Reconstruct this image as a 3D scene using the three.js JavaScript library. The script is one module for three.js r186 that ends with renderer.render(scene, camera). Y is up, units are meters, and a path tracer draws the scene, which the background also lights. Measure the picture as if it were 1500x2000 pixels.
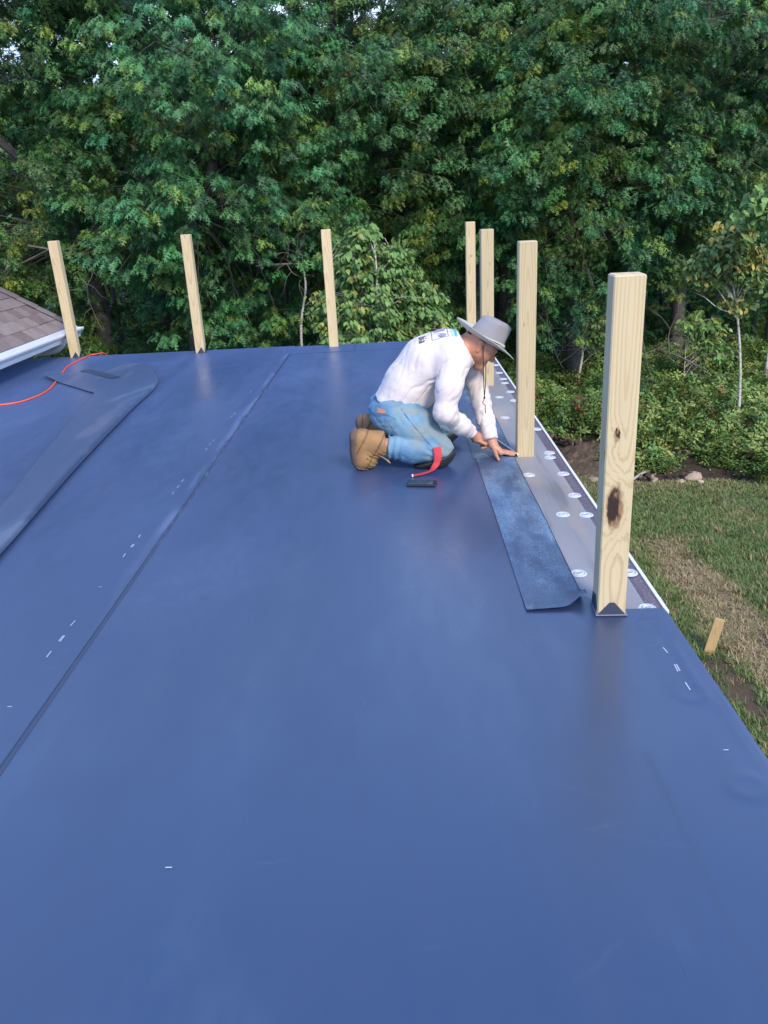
import * as THREE from 'three';
import { mergeGeometries, mergeVertices } from 'three/addons/utils/BufferGeometryUtils.js';
import { RoundedBoxGeometry } from 'three/addons/geometries/RoundedBoxGeometry.js';

// ------------------------------------------------------------------ camera, sky, sun, exposure
const scene = new THREE.Scene();
const EYE = 1.27, GY = -2.8;                       // camera height over the flat roof (y = 0); lawn level
const F = 1562.08;                                 // focal length in photo pixels (1500 x 2000)
const camera = new THREE.PerspectiveCamera(2 * Math.atan(1000 / F) * 180 / Math.PI, 0.75, 0.05, 400);
camera.position.set(0, EYE, 0);
const RX = [0.99869938, 0.04338473, 0.02678263], RY = [-0.05007963, 0.93330223, 0.35558258], RZ = [-0.00956943, -0.35646137, 0.93426105];
camera.quaternion.setFromRotationMatrix(new THREE.Matrix4().set(RX[0], RX[1], RX[2], 0, RY[0], RY[1], RY[2], 0, RZ[0], RZ[1], RZ[2], 0, 0, 0, 0, 1));
scene.add(camera);

function mulberry(a) { return () => { a |= 0; a = a + 0x6D2B79F5 | 0; let t = Math.imul(a ^ a >>> 15, 1 | a); t = t + Math.imul(t ^ t >>> 7, 61 | t) ^ t; return ((t ^ t >>> 14) >>> 0) / 4294967296; }; }
function hash3(x, y, z) { let h = Math.imul(x | 0, 374761393) ^ Math.imul(y | 0, 668265263) ^ Math.imul(z | 0, 2147483647 - 1013); h = Math.imul(h ^ h >>> 13, 1274126177); return ((h ^ h >>> 16) >>> 0) / 4294967296; }
const sm = (t) => t * t * (3 - 2 * t), lerp = (a, b, t) => a + (b - a) * t, clamp = (x, a = 0, b = 1) => Math.min(b, Math.max(a, x));
const sstep = (a, b, x) => sm(clamp((x - a) / (b - a)));
function noise3(x, y, z) {
  const i = Math.floor(x), j = Math.floor(y), k = Math.floor(z), u = sm(x - i), v = sm(y - j), w = sm(z - k);
  const n = (a, b, c) => hash3(i + a, j + b, k + c);
  return lerp(lerp(lerp(n(0, 0, 0), n(1, 0, 0), u), lerp(n(0, 1, 0), n(1, 1, 0), u), v), lerp(lerp(n(0, 0, 1), n(1, 0, 1), u), lerp(n(0, 1, 1), n(1, 1, 1), u), v), w);
}
const fbm = (x, y, z = 0, o = 4) => { let s = 0, a = 0.5, t = 0; for (let i = 0; i < o; i++) { s += a * noise3(x, y, z); t += a; a *= 0.5; x = x * 2.03 + 7.1; y = y * 2.03 + 3.7; z = z * 2.03 + 1.3; } return s / t; };

{ // thinly clouded blue sky
  const w = 512, h = 256, d = new Float32Array(w * h * 4);
  for (let j = 0; j < h; j++) for (let i = 0; i < w; i++) {
    const el = ((j + 0.5) / h - 0.5) * Math.PI, az = ((i + 0.5) / w - 0.5) * 2 * Math.PI;
    const y = Math.sin(el), x = Math.cos(el) * Math.cos(az), z = Math.cos(el) * Math.sin(az);
    const t = Math.pow(clamp(y), 0.8);
    const c = sstep(0.45, 0.85, fbm(x * 2.2 / (Math.abs(y) + 0.35), z * 2.2 / (Math.abs(y) + 0.35), 4.2, 5)) * 0.4;
    const a = [lerp(0.66, 0.08, t), lerp(0.88, 0.22, t), lerp(1.25, 0.60, t)], g = [0.95, 0.98, 1.05];
    for (let k = 0; k < 3; k++) d[(j * w + i) * 4 + k] = (y < 0 ? 0.12 : lerp(a[k], g[k], c)) * 1.25;
    d[(j * w + i) * 4 + 3] = 1;
  }
  const t = new THREE.DataTexture(d, w, h, THREE.RGBAFormat, THREE.FloatType);
  t.mapping = THREE.EquirectangularReflectionMapping; t.magFilter = t.minFilter = THREE.LinearFilter; t.needsUpdate = true;
  scene.background = t; scene.environment = t;
}
const sun = new THREE.DirectionalLight(0xffeccf, 2.5);
sun.position.set(7, 14, 9); sun.target.position.set(0, 0, -6);
sun.castShadow = true; sun.shadow.radius = 28; sun.shadow.mapSize.set(2048, 2048);
Object.assign(sun.shadow.camera, { left: -20, right: 20, top: 20, bottom: -20, near: 1, far: 80 });
scene.add(sun, sun.target);
const renderer = new THREE.WebGLRenderer({ antialias: true });
renderer.toneMapping = THREE.LinearToneMapping;
renderer.toneMappingExposure = 1.7;
renderer.shadowMap.enabled = true;
renderer.setSize(768, 1024);

// ------------------------------------------------------------------ helpers
const ray = (px, py) => { const a = (px - 750) / F, b = -(py - 1000) / F, c = -1; return [RX[0] * a + RX[1] * b + RX[2] * c, RY[0] * a + RY[1] * b + RY[2] * c, RZ[0] * a + RZ[1] * b + RZ[2] * c]; };
const onY = (px, py, y = 0) => { const r = ray(px, py), t = (y - EYE) / r[1]; return new THREE.Vector3(r[0] * t, y, r[2] * t); };   // where a photo pixel meets a level surface
const onZ = (px, py, z) => { const r = ray(px, py), t = z / r[2]; return new THREE.Vector3(r[0] * t, EYE + r[1] * t, z); };
const V = (x, y, z) => new THREE.Vector3(x, y, z);
const names = {};
const numbered = (n) => { const k = names[n] = (names[n] ?? -1) + 1; return k ? n + '_' + String(k).padStart(3, '0') : n; };
const shadows = (o) => { o.castShadow = o.receiveShadow = true; return o; };
function thing(name, label, category, pos, group) { const o = new THREE.Group(); o.name = numbered(name); if (pos) o.position.copy(pos); o.userData = { label, category }; if (group) o.userData.group = group; scene.add(o); return o; }
function part(name, geo, mat, parent, pos) { const m = shadows(new THREE.Mesh(geo, mat)); m.name = name; if (pos) m.position.copy(pos); parent.add(m); return m; }
function structure(name, geo, mat, label) { const m = part(name, geo, mat, scene); m.userData = { kind: 'structure', label, category: name.replace(/_/g, ' ') }; return m; }
const std = (r, g, b, rough = 0.8, more = {}) => new THREE.MeshStandardMaterial({ color: new THREE.Color().setRGB(r, g, b), roughness: rough, side: THREE.DoubleSide, ...more });
function dataTex(w, h, fn, srgb = true, repeat = false) { // fn(u, v) -> linear rgb (colour) or a plain value
  const d = new Uint8Array(w * h * 4), enc = (c) => { c = clamp(c); return 255 * (srgb ? (c < 0.0031308 ? 12.92 * c : 1.055 * Math.pow(c, 1 / 2.4) - 0.055) : c); };
  for (let j = 0; j < h; j++) for (let i = 0; i < w; i++) { let c = fn((i + 0.5) / w, (j + 0.5) / h); if (typeof c === 'number') c = [c, c, c]; for (let k = 0; k < 3; k++) d[(j * w + i) * 4 + k] = enc(c[k]); d[(j * w + i) * 4 + 3] = 255; }
  const t = new THREE.DataTexture(d, w, h); t.magFilter = t.minFilter = THREE.LinearFilter; if (srgb) t.colorSpace = THREE.SRGBColorSpace; if (repeat) t.wrapS = t.wrapT = THREE.RepeatWrapping; t.needsUpdate = true; return t;
}
function geoFrom(pos, idx, uv, col) { const g = new THREE.BufferGeometry(); g.setAttribute('position', new THREE.Float32BufferAttribute(pos, 3)); if (uv) g.setAttribute('uv', new THREE.Float32BufferAttribute(uv, 2)); if (col) g.setAttribute('color', new THREE.Float32BufferAttribute(col, 3)); g.setIndex(idx); g.computeVertexNormals(); return g; }
function gridGeo(xs, zs, fn) { // fn(x, z) -> [x, y, z, u, v]
  const p = [], uv = [], ix = [], n = xs.length;
  for (const z of zs) for (const x of xs) { const q = fn(x, z); p.push(q[0], q[1], q[2]); uv.push(q[3], q[4]); }
  for (let j = 0; j < zs.length - 1; j++) for (let i = 0; i < n - 1; i++) { const a = j * n + i; ix.push(a, a + n, a + 1, a + 1, a + n, a + n + 1); }
  return geoFrom(p, ix, uv);
}
const lin = (a, b, n) => Array.from({ length: n + 1 }, (_, i) => a + (b - a) * i / n);
function box(x0, x1, y0, y1, z0, z1) { const g = new THREE.BoxGeometry(x1 - x0, y1 - y0, z1 - z0); g.translate((x0 + x1) / 2, (y0 + y1) / 2, (z0 + z1) / 2); return g; }
function taper(pts, rads, seg = 6, cap = true) { // tapered tube through points
  const p = [], ix = [], uv = []; let T, N = V(0, 0, 0), B = V(0, 0, 0), len = 0;
  pts.forEach((c, i) => {
    T = pts[Math.min(i + 1, pts.length - 1)].clone().sub(pts[Math.max(i - 1, 0)]).normalize();
    if (i === 0) N.crossVectors(T, Math.abs(T.y) < 0.9 ? V(0, 1, 0) : V(1, 0, 0)).normalize(); else { N.addScaledVector(T, -N.dot(T)).normalize(); len += c.distanceTo(pts[i - 1]); }
    B.crossVectors(T, N);
    for (let k = 0; k <= seg; k++) { const a = k / seg * 2 * Math.PI, r = rads[i]; p.push(c.x + r * (N.x * Math.cos(a) + B.x * Math.sin(a)), c.y + r * (N.y * Math.cos(a) + B.y * Math.sin(a)), c.z + r * (N.z * Math.cos(a) + B.z * Math.sin(a))); uv.push(k / seg, len); }
  });
  const s = seg + 1; for (let i = 0; i < pts.length - 1; i++) for (let k = 0; k < seg; k++) { const a = i * s + k; ix.push(a, a + 1, a + s, a + 1, a + s + 1, a + s); }
  if (cap) for (const i of [0, pts.length - 1]) { const c = p.length / 3; p.push(pts[i].x, pts[i].y, pts[i].z); uv.push(0.5, 0); for (let k = 0; k < seg; k++) ix.push(c, i * s + k, i * s + k + 1); }
  return geoFrom(p, ix, uv);
}
const curve = (pts, n) => new THREE.CatmullRomCurve3(pts).getPoints(n);
const tube = (pts, r, n = 40, seg = 6) => { const q = curve(pts, n); return taper(q, q.map(() => r), seg); };

// ------------------------------------------------------------------ the flat roof
const EDGE = 0.845, CUT = -2.345;                    // right edge of the roof; where the finished sheet stops
const farZ = (x) => -8.13 + 0.047 * (x - 0.85);
const LEFT = -3.95, NEAR = 1.6;
const bumps = [[1275, 1222, 0.036], [1349, 1352, 0.04], [1462, 1535, 0.04], [1298, 1855, 0.03]].map(([x, y, r]) => { const p = onY(x, y); return [p.x, p.z, r]; });
function sheetHeight(x, z) {
  let h = 0.0022 * (fbm(x * 1.7, z * 0.9, 2, 3) - 0.5) + 0.0016 * (fbm(x * 7, z * 3, 9, 2) - 0.5);
  for (const [bx, bz, r] of bumps) { const d = Math.hypot(x - bx, z - bz); h += 0.0022 * Math.exp(-(((d - r) / 0.014) ** 2)) + 0.0012 * sstep(r, r * 0.6, d); }
  if (z > -2.3 && z < -1.4) h += 0.005 * Math.exp(-(((x - 0.785 + 0.008 * (z + 2)) / 0.012) ** 2)) * sstep(-2.2, -2.1, z) * sstep(-1.75, -1.95, z);
  return h;
}
// scuffs, dust and bond lines in the rubber: colour and gloss maps in roof metres (u = x, v = z)
const strokes = []; { const r = mulberry(11); for (let i = 0; i < 300; i++) { const a = (r() - 0.5) * 1.2 + (r() < 0.3 ? 1.5 : 0); strokes.push([-3.9 + r() * 4.8, -8 + r() * 9, Math.cos(a), Math.sin(a), 0.03 + r() * r() * 0.28, 0.002 + r() * 0.004, 0.15 + 0.6 * r()]); } }
const TW = 768, TH = 1536, MX0 = -4, MXW = 5, MZ0 = -8.4, MZW = 10.1;
const scuff = new Float32Array(TW * TH);
for (const [x, z, dx, dz, len, wid, amt] of strokes) {
  const n = Math.ceil(len / 0.002);
  for (let k = 0; k < n; k++) { const q = k / n, X = x + dx * len * q + 0.01 * Math.sin(q * 5 + x), Z = z + dz * len * q; const i = Math.floor((X - MX0) / MXW * TW), j = Math.floor((Z - MZ0) / MZW * TH); if (i >= 0 && j >= 0 && i < TW && j < TH) scuff[j * TW + i] = Math.max(scuff[j * TW + i], amt * hash3(k, i, j)); }
}
const bond = [[1262, 1470], [1290, 1530], [1330, 1610], [1390, 1740], [1440, 1840], [1500, 1935]].map(([x, y]) => onY(x, y));
function segD(x, z, a, b) { const ux = b.x - a.x, uz = b.z - a.z, t = clamp(((x - a.x) * ux + (z - a.z) * uz) / (ux * ux + uz * uz)); return Math.hypot(x - a.x - t * ux, z - a.z - t * uz); }
function membraneAt(u, v) {
  const x = MX0 + u * MXW, z = MZ0 + v * MZW;
  const m = fbm(x * 1.3, z * 0.7, 1, 4) - 0.5, f = fbm(x * 30, z * 9, 3, 3) - 0.5, weave = (hash3(u * TW, v * TH, 5) - 0.5);
  let k = 1 + 0.5 * m + 0.35 * (fbm(x * 5, z * 0.22, 21, 3) - 0.5) + 0.2 * f + 0.10 * weave, dust = 0.02 + 0.10 * sstep(0.52, 0.8, fbm(x * 2.2 + 5, z * 1.1, 8, 4)) * (0.5 + noise3(x * 60, z * 25, 2));
  dust += 0.28 * (scuff[Math.min(TH - 1, Math.floor(v * TH)) * TW + Math.min(TW - 1, Math.floor(u * TW))]);
  if (Math.abs(x + 1.06) < 0.05) dust += 0.45 * sstep(0.045, 0, Math.abs(x + 1.062)) * sstep(0.42, 0.75, fbm(x * 25, z * 3.3, 6, 3)) * sstep(-1.9, -3.2, z);   // dried lap primer along the seam
  let dark = 0; for (let i = 0; i < bond.length - 1; i++) if (x > 0.2 && z > -1.8) dark = Math.max(dark, sstep(0.016, 0.006, segD(x, z, bond[i], bond[i + 1]) + 0.012 * (fbm(x * 40, z * 40, 3, 2) - 0.4)));
  k *= 1 - 0.22 * dark;
  return [k, dust, dark, m, f];
}
const memBase = [0.0075, 0.0110, 0.034], dustC = [0.24, 0.31, 0.42];
const memMap = dataTex(TW, TH, (u, v) => { const [k, d] = membraneAt(u, v); return memBase.map((c, i) => lerp(c * k, dustC[i], clamp(d * 0.42))); });
const memRough = dataTex(256, 512, (u, v) => { const [, d, dark, m, f] = membraneAt(u, v), st = fbm((MX0 + u * MXW) * 4.5, (MZ0 + v * MZW) * 0.2, 21, 3) - 0.5; return 0.375 + 0.24 * st + 0.26 * m + 0.14 * f + 0.3 * clamp(d) + 0.1 * dark; }, false);
const memBump = dataTex(512, 512, (u, v) => 0.5 + 0.5 * (hash3(u * 512, v * 512, 7) - 0.5) * 0.8 + 0.25 * (fbm(u * 40, v * 40, 1, 2) - 0.5), false, true);
const rubber = new THREE.MeshPhysicalMaterial({ color: 0xffffff, map: memMap, roughness: 1, roughnessMap: memRough, ior: 2.33, specularColor: new THREE.Color().setRGB(0.67, 0.81, 1), sheen: 1, sheenRoughness: 0.8, sheenColor: new THREE.Color().setRGB(0.24, 0.40, 0.90), side: THREE.DoubleSide });
const memUV = (x, z) => [(x - MX0) / MXW, (z - MZ0) / MZW];

const roof = thing('flat_roof', 'low flat roof being covered in blue-black rubber membrane', 'flat roof');
{
  const wall = std(0.5, 0.49, 0.46, 0.8), white = std(0.68, 0.68, 0.67, 0.5), ply = std(0.42, 0.31, 0.19, 0.8);
  part('wall', box(LEFT, EDGE - 0.09, GY, -0.25, -8.0, 1.4), wall, roof);
  part('deck', box(LEFT, EDGE - 0.03, -0.05, -0.016, -8.08, NEAR), ply, roof);
  part('fascia', box(EDGE - 0.03, EDGE - 0.008, -0.26, -0.02, -8.1, NEAR), white, roof);
  part('fascia', box(LEFT, EDGE - 0.031, -0.26, -0.02, -8.13, -8.1), white, roof);
  part('soffit', box(LEFT, EDGE - 0.032, -0.249, -0.22, -8.08, NEAR - 0.01), white, roof);
  // exposed insulation facer along the right edge
  const facer = std(1, 1, 1, 0.5, { map: dataTex(256, 2048, (u, v) => {
    const x = u * 0.5, z = v * 6; const m = fbm(x * 5, z * 2, 3, 4), sp = hash3(u * 256, v * 2048, 4) > 0.985 ? 0.25 : 0, warm = sstep(0.5, 0.8, fbm(x * 7 + 3, z * 1.6, 1, 3));
    const streak = sstep(0.6, 0.85, fbm(x * 24, z * 2.2, 12, 3)), k = 0.72 + 0.5 * m + sp + 0.3 * (hash3(u * 256, v * 2048, 9) - 0.5) * 0.4 - 0.28 * streak;
    return [lerp(0.235, 0.31, warm) * k, lerp(0.23, 0.265, warm) * k, lerp(0.245, 0.225, warm) * k]; }) });
  const boards = [[-8.08, -6.5145], [-6.5135, -5.2985], [-5.2975, -4.0175], [-4.0165, -3.5675], [-3.5665, -2.2]];
  for (const [a, b] of boards) part('facer_board', gridGeo([0.3, 0.55, 0.783], lin(a, b, 6), (x, z) => [x, -0.006 + 0.001 * (noise3(z * 5, x, 3) - 0.5), z, (x - 0.3) / 0.5, (z + 8.1) / 6]), facer, roof);
  const purple = std(1, 1, 1, 0.6, { map: dataTex(64, 1024, (u, v) => { const z = v * 6, m = fbm(u * 3, z * 4, 3, 4), sp = hash3(u * 64, v * 1024, 4) > 0.975 ? 0.3 : 0; return [0.105 * (0.6 + 0.8 * m) + sp, 0.083 * (0.6 + 0.8 * m) + sp, 0.108 * (0.6 + 0.8 * m) + sp]; }) });
  part('edge_tape', gridGeo([0.755, 0.838], lin(-8.08, -2.2, 30), (x, z) => [x, -0.0105 + 0.0008 * noise3(z * 9, 1, 1), z, (x - 0.755) / 0.083, (z + 8.1) / 6]), purple, roof);
  part('drip_edge', mergeGeometries([box(0.8335, 0.8435, -0.03, -0.004, -8.1, CUT + 0.01), box(0.8435, 0.8465, -0.09, -0.006, -8.1, CUT + 0.01)]), white, roof);
  part('drip_edge', box(LEFT, 0.83, -0.07, -0.005, -8.1335, -8.131), white, roof);
  // main sheet, wrapping over the eave where it is finished
  const gA = gridGeo(lin(-1.09, 0.45, 44), lin(-8.125, NEAR, 230), (x, z) => [x, sheetHeight(x, z), z, ...memUV(x, z)]);
  const wrapXs = [...lin(0.45, 0.80, 36), ...lin(0.806, 1.04, 26)];
  const gB = gridGeo(wrapXs, [...lin(CUT, -1.35, 110), ...lin(-1.32, NEAR, 70)], (s, z) => {
    const r = 0.03, s0 = 0.818, e = 0.003 * (fbm(z * 2.2, 1, 4, 3) - 0.5) + 0.0018 * Math.sin((s - 0.8) * 190 + 2 * fbm(z, 3, 1, 2)) * sstep(0.78, 0.83, s) * sstep(0.98, 0.9, s); let x = s, y = 0;
    if (s > s0) { const a = (s - s0) / r, am = 1.35; if (a < am) { x = s0 + r * Math.sin(a); y = -r * (1 - Math.cos(a)); } else { const d = (a - am) * r; x = s0 + r * Math.sin(am) + d * Math.cos(am); y = -r * (1 - Math.cos(am)) - d * Math.sin(am); } }
    const back = -0.1 * sstep(0.64, 0.60, s) * sstep(-2.25, CUT, z); return [x + e * sstep(0.8, 0.85, s), y + sheetHeight(s, z) + 0.6 * e * sstep(0.75, 0.82, s), z + back, ...memUV(Math.min(s, 0.98), z)];
  });
  part('membrane_sheet', mergeGeometries([gA, gB]), rubber, roof);
  // neighbouring sheet lapped over the main one along the seam
  part('membrane_sheet', gridGeo([...lin(LEFT, -1.4, 50), ...lin(-1.36, -1.054, 14), -1.05, -1.049], lin(-8.17, NEAR, 200), (x, z) => {
    const w = -0.004 * (fbm(z * 1.3, 2, 2, 3) - 0.5); const e = x > -1.0495 ? -0.003 : 0; return [x + (x > -1.06 ? w : 0), 0.0035 + e + sheetHeight(x, z) + 0.0008 * sstep(-1.12, -1.07, x) * sstep(-1.05, -1.075, x), z, ...memUV(x, z)]; }), rubber, roof);
  // lap strip along the seam
  part('lap_edge', gridGeo([-1.049, -1.046, -1.038, -1.034, -1.033], lin(-7.9, NEAR, 150), (x, z) => [x - 0.004 * (fbm(z * 1.3, 2, 2, 3) - 0.5), (x < -1.048 || x > -1.0335 ? -0.001 : 0.0022) + sheetHeight(x, z) + 0.0012 * noise3(z * 14, x * 50, 2), z, (x + 1.05) * 30, (z + 8) * 0.104]),
    std(1, 1, 1, 0.5, { map: dataTex(32, 1024, (u, v) => { const z = v * 10, ch = sstep(0.5, 0.75, fbm(u * 4, z * 26, 4, 4)) * sstep(0.35, 0.65, fbm(1, z * 0.9, 9, 2)) * sstep(5.6, 4.6, z); const fa = sstep(0.42, 0.25, v - Math.floor(v)); return [0.032 + 0.05 * ch, 0.05 + 0.06 * ch, 0.105 + 0.07 * ch]; }, true, true) }), roof);
  // cover strip at the far edge with a butt joint
  for (const [a, b] of [[-1.1, -0.43], [-0.42, 0.62]]) part('cover_strip', gridGeo(lin(a, b, 12), [-8.125, -8.12, -7.7, -7.695], (x, z) => [x, 0.0045 + (z < -8.122 || z > -7.697 ? -0.003 : 0) + sheetHeight(x, z), z, ...memUV(x, z)]), rubber, roof);
  // printed lap marks on the sheets
  const marks = []; const mark = (px, py, qx, qy, lift) => { const a = onY(px, py), b = onY(qx, qy), n = V(b.z - a.z, 0, a.x - b.x).normalize().multiplyScalar(0.0016); const y = (p) => sheetHeight(p.x, p.z) + lift + 0.0012; marks.push(geoFrom([a.x - n.x, y(a), a.z - n.z, a.x + n.x, y(a), a.z + n.z, b.x + n.x, y(b), b.z + n.z, b.x - n.x, y(b), b.z - n.z], [0, 1, 2, 0, 2, 3])); };
  const q = (x, y) => [x / 2.5, 680 + y / 2.5];
  for (const [x0, y0, x1, y1] of [[345, 1362, 368, 1337], [287, 1438, 310, 1410], [295, 1440, 317, 1410], [228, 1516, 252, 1486], [677, 931, 686, 916], [638, 978, 651, 962], [645, 978, 657, 963], [601, 1026, 614, 1008], [887, 656, 896, 645], [864, 687, 876, 674], [840, 718, 850, 706], [1022, 476, 1030, 468], [1005, 501, 1012, 492], [1040, 458, 1048, 449], [1128, 342, 1134, 334], [1142, 326, 1150, 318], [1222, 220, 1228, 212], [484, 1171, 499, 1171], [0, 0, 0, 0]]) if (x1) mark(...q(x0, y0), ...q(x1, y1), 0.0035);
  for (const m of [[15, 1383, 24, 1382.5]]) mark(...m, 0.0035);
  for (const m of [[323, 1694.5, 336, 1694.5], [1295, 1265, 1304, 1276], [1317, 1298, 1324, 1312], [1321, 1298, 1328, 1311], [1338, 1334, 1348, 1349], [1413, 1465.5, 1423, 1465], [1325, 1345, 1331, 1352]].slice(0, 6)) mark(...m, 0);
  part('printed_marks', mergeGeometries(marks), std(0.42, 0.47, 0.55, 0.6), roof);
  // fastening plates
  const plateG = new THREE.LatheGeometry([[0, 0.0006], [0.0105, 0.0006], [0.0115, 0.0062], [0.0155, 0.0062], [0.017, 0.001], [0.0215, 0.001], [0.0235, 0.0046], [0.0275, 0.0044], [0.031, 0.0002]].map(([r, y]) => new THREE.Vector2(r, y)), 28);
  const screwG = new THREE.CylinderGeometry(0.0055, 0.006, 0.004, 10).translate(0, 0.003, 0), screwM = std(0.5, 0.52, 0.54, 0.4, { metalness: 0.6 });
  const plateM = std(0.52, 0.55, 0.57, 0.45, { metalness: 0.2 });
  for (const [px, py] of [[968, 713], [975, 728], [983, 740], [986, 748], [997, 765], [975, 776], [1004, 782], [986, 816], [1048, 838], [1073, 884], [1074, 893], [1100, 925], [1122, 967], [1099, 1005], [1145, 1005], [1229, 1118], [1130, 1120], [1033, 928], [1264, 1187], [955, 714], [962, 700]]) { const p = onY(px, py, -0.004); const m = part('seam_plate', plateG, plateM, roof, V(p.x, p.x > 0.74 ? -0.0065 : -0.0048, p.z)); m.rotation.y = px; part('screw', screwG, screwM, m); }
}
// dusty cover strips laid loose along the edge
{
  const dusty = new THREE.MeshPhysicalMaterial({ roughness: 0.40, ior: 1.8, side: THREE.DoubleSide, map: dataTex(256, 2048, (u, v) => {
    const x = u * 0.21, z = v * 5.8, cl = sstep(0.40, 0.72, fbm(x * 9, z * 5, 2, 4)), gr = noise3(u * 190, v * 1900, 4) * 0.6 + hash3(u * 256, v * 2048, 2) * 0.4, edge = sstep(0.16, 0.205, x + 0.02 * (noise3(z * 20, 1, 1)));
    const d = clamp((0.2 + 0.95 * cl + 0.4 * edge * noise3(z * 9, 4, 4)) * sstep(0.42, 0.9, gr) * (0.7 + 1.3 * fbm(x * 55, z * 3, 31, 3)) + 0.04 * cl), deep = 0.35 + 1.1 * fbm(x * 6, z * 3, 15, 3);
    return [lerp(0.012 * deep, 0.27, d), lerp(0.045 * deep, 0.42, d), lerp(0.125 * deep, 0.54, d)]; }) });
  const strip = (name, label, x0, x1, z0, z1, h, curlNear) => {
    const g = gridGeo(lin(x0, x1, 16), lin(z0, z1, 110), (x, z) => {
      const t = (x - x0) / (x1 - x0), e = t < 0.001 || t > 0.999 ? 0 : 1;
      let y = h + 0.0035 * (fbm(x * 6, z * 2.4, 7, 3) - 0.3) * e * 0.6, zz = z;
      if (curlNear) { const c = sstep(-2.5, -2.36, z); y += 0.03 * c * sstep(0.6, 1, t) ** 1.5 + 0.008 * c * c * (0.3 + t); zz -= 0.03 * sstep(0.55, 1, t) * c; }
      return [x + 0.003 * (noise3(z * 2.5, 3, 3) - 0.5), y, zz, t, (z + 8) / 5.8]; });
    const s = thing(name, label, 'membrane strip', V(x0, 0, z1)); const m = part('sheet', g.translate(-x0, 0, -z1), dusty, s);
    part('cut_edge', gridGeo([0, 1], lin(z0, z1, 60), (a, z) => [x1 + 0.003 * (noise3(z * 2.5, 3, 3) - 0.5) + 0.0006, h + (a ? 0.0032 : -0.004) + (curlNear ? 0.03 * sstep(-2.5, -2.36, z) + 0.008 * sstep(-2.5, -2.36, z) ** 2 * 1.3 : 0), z - (curlNear ? 0.03 * sstep(-2.5, -2.36, z) : 0), a, z]).translate(-x0, 0, -z1), std(0.03, 0.05, 0.11, 0.6), s);
  };
  strip('cover_membrane', 'talc-dusted blue membrane strip with one corner curling up at a post', 0.386, 0.588, -4.06, -2.355, 0.0045, true);
  strip('cover_membrane', 'dusty blue membrane strip running on past the kneeling man', 0.372, 0.588, -7.6, -4.064, 0.003, false);
}
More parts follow.
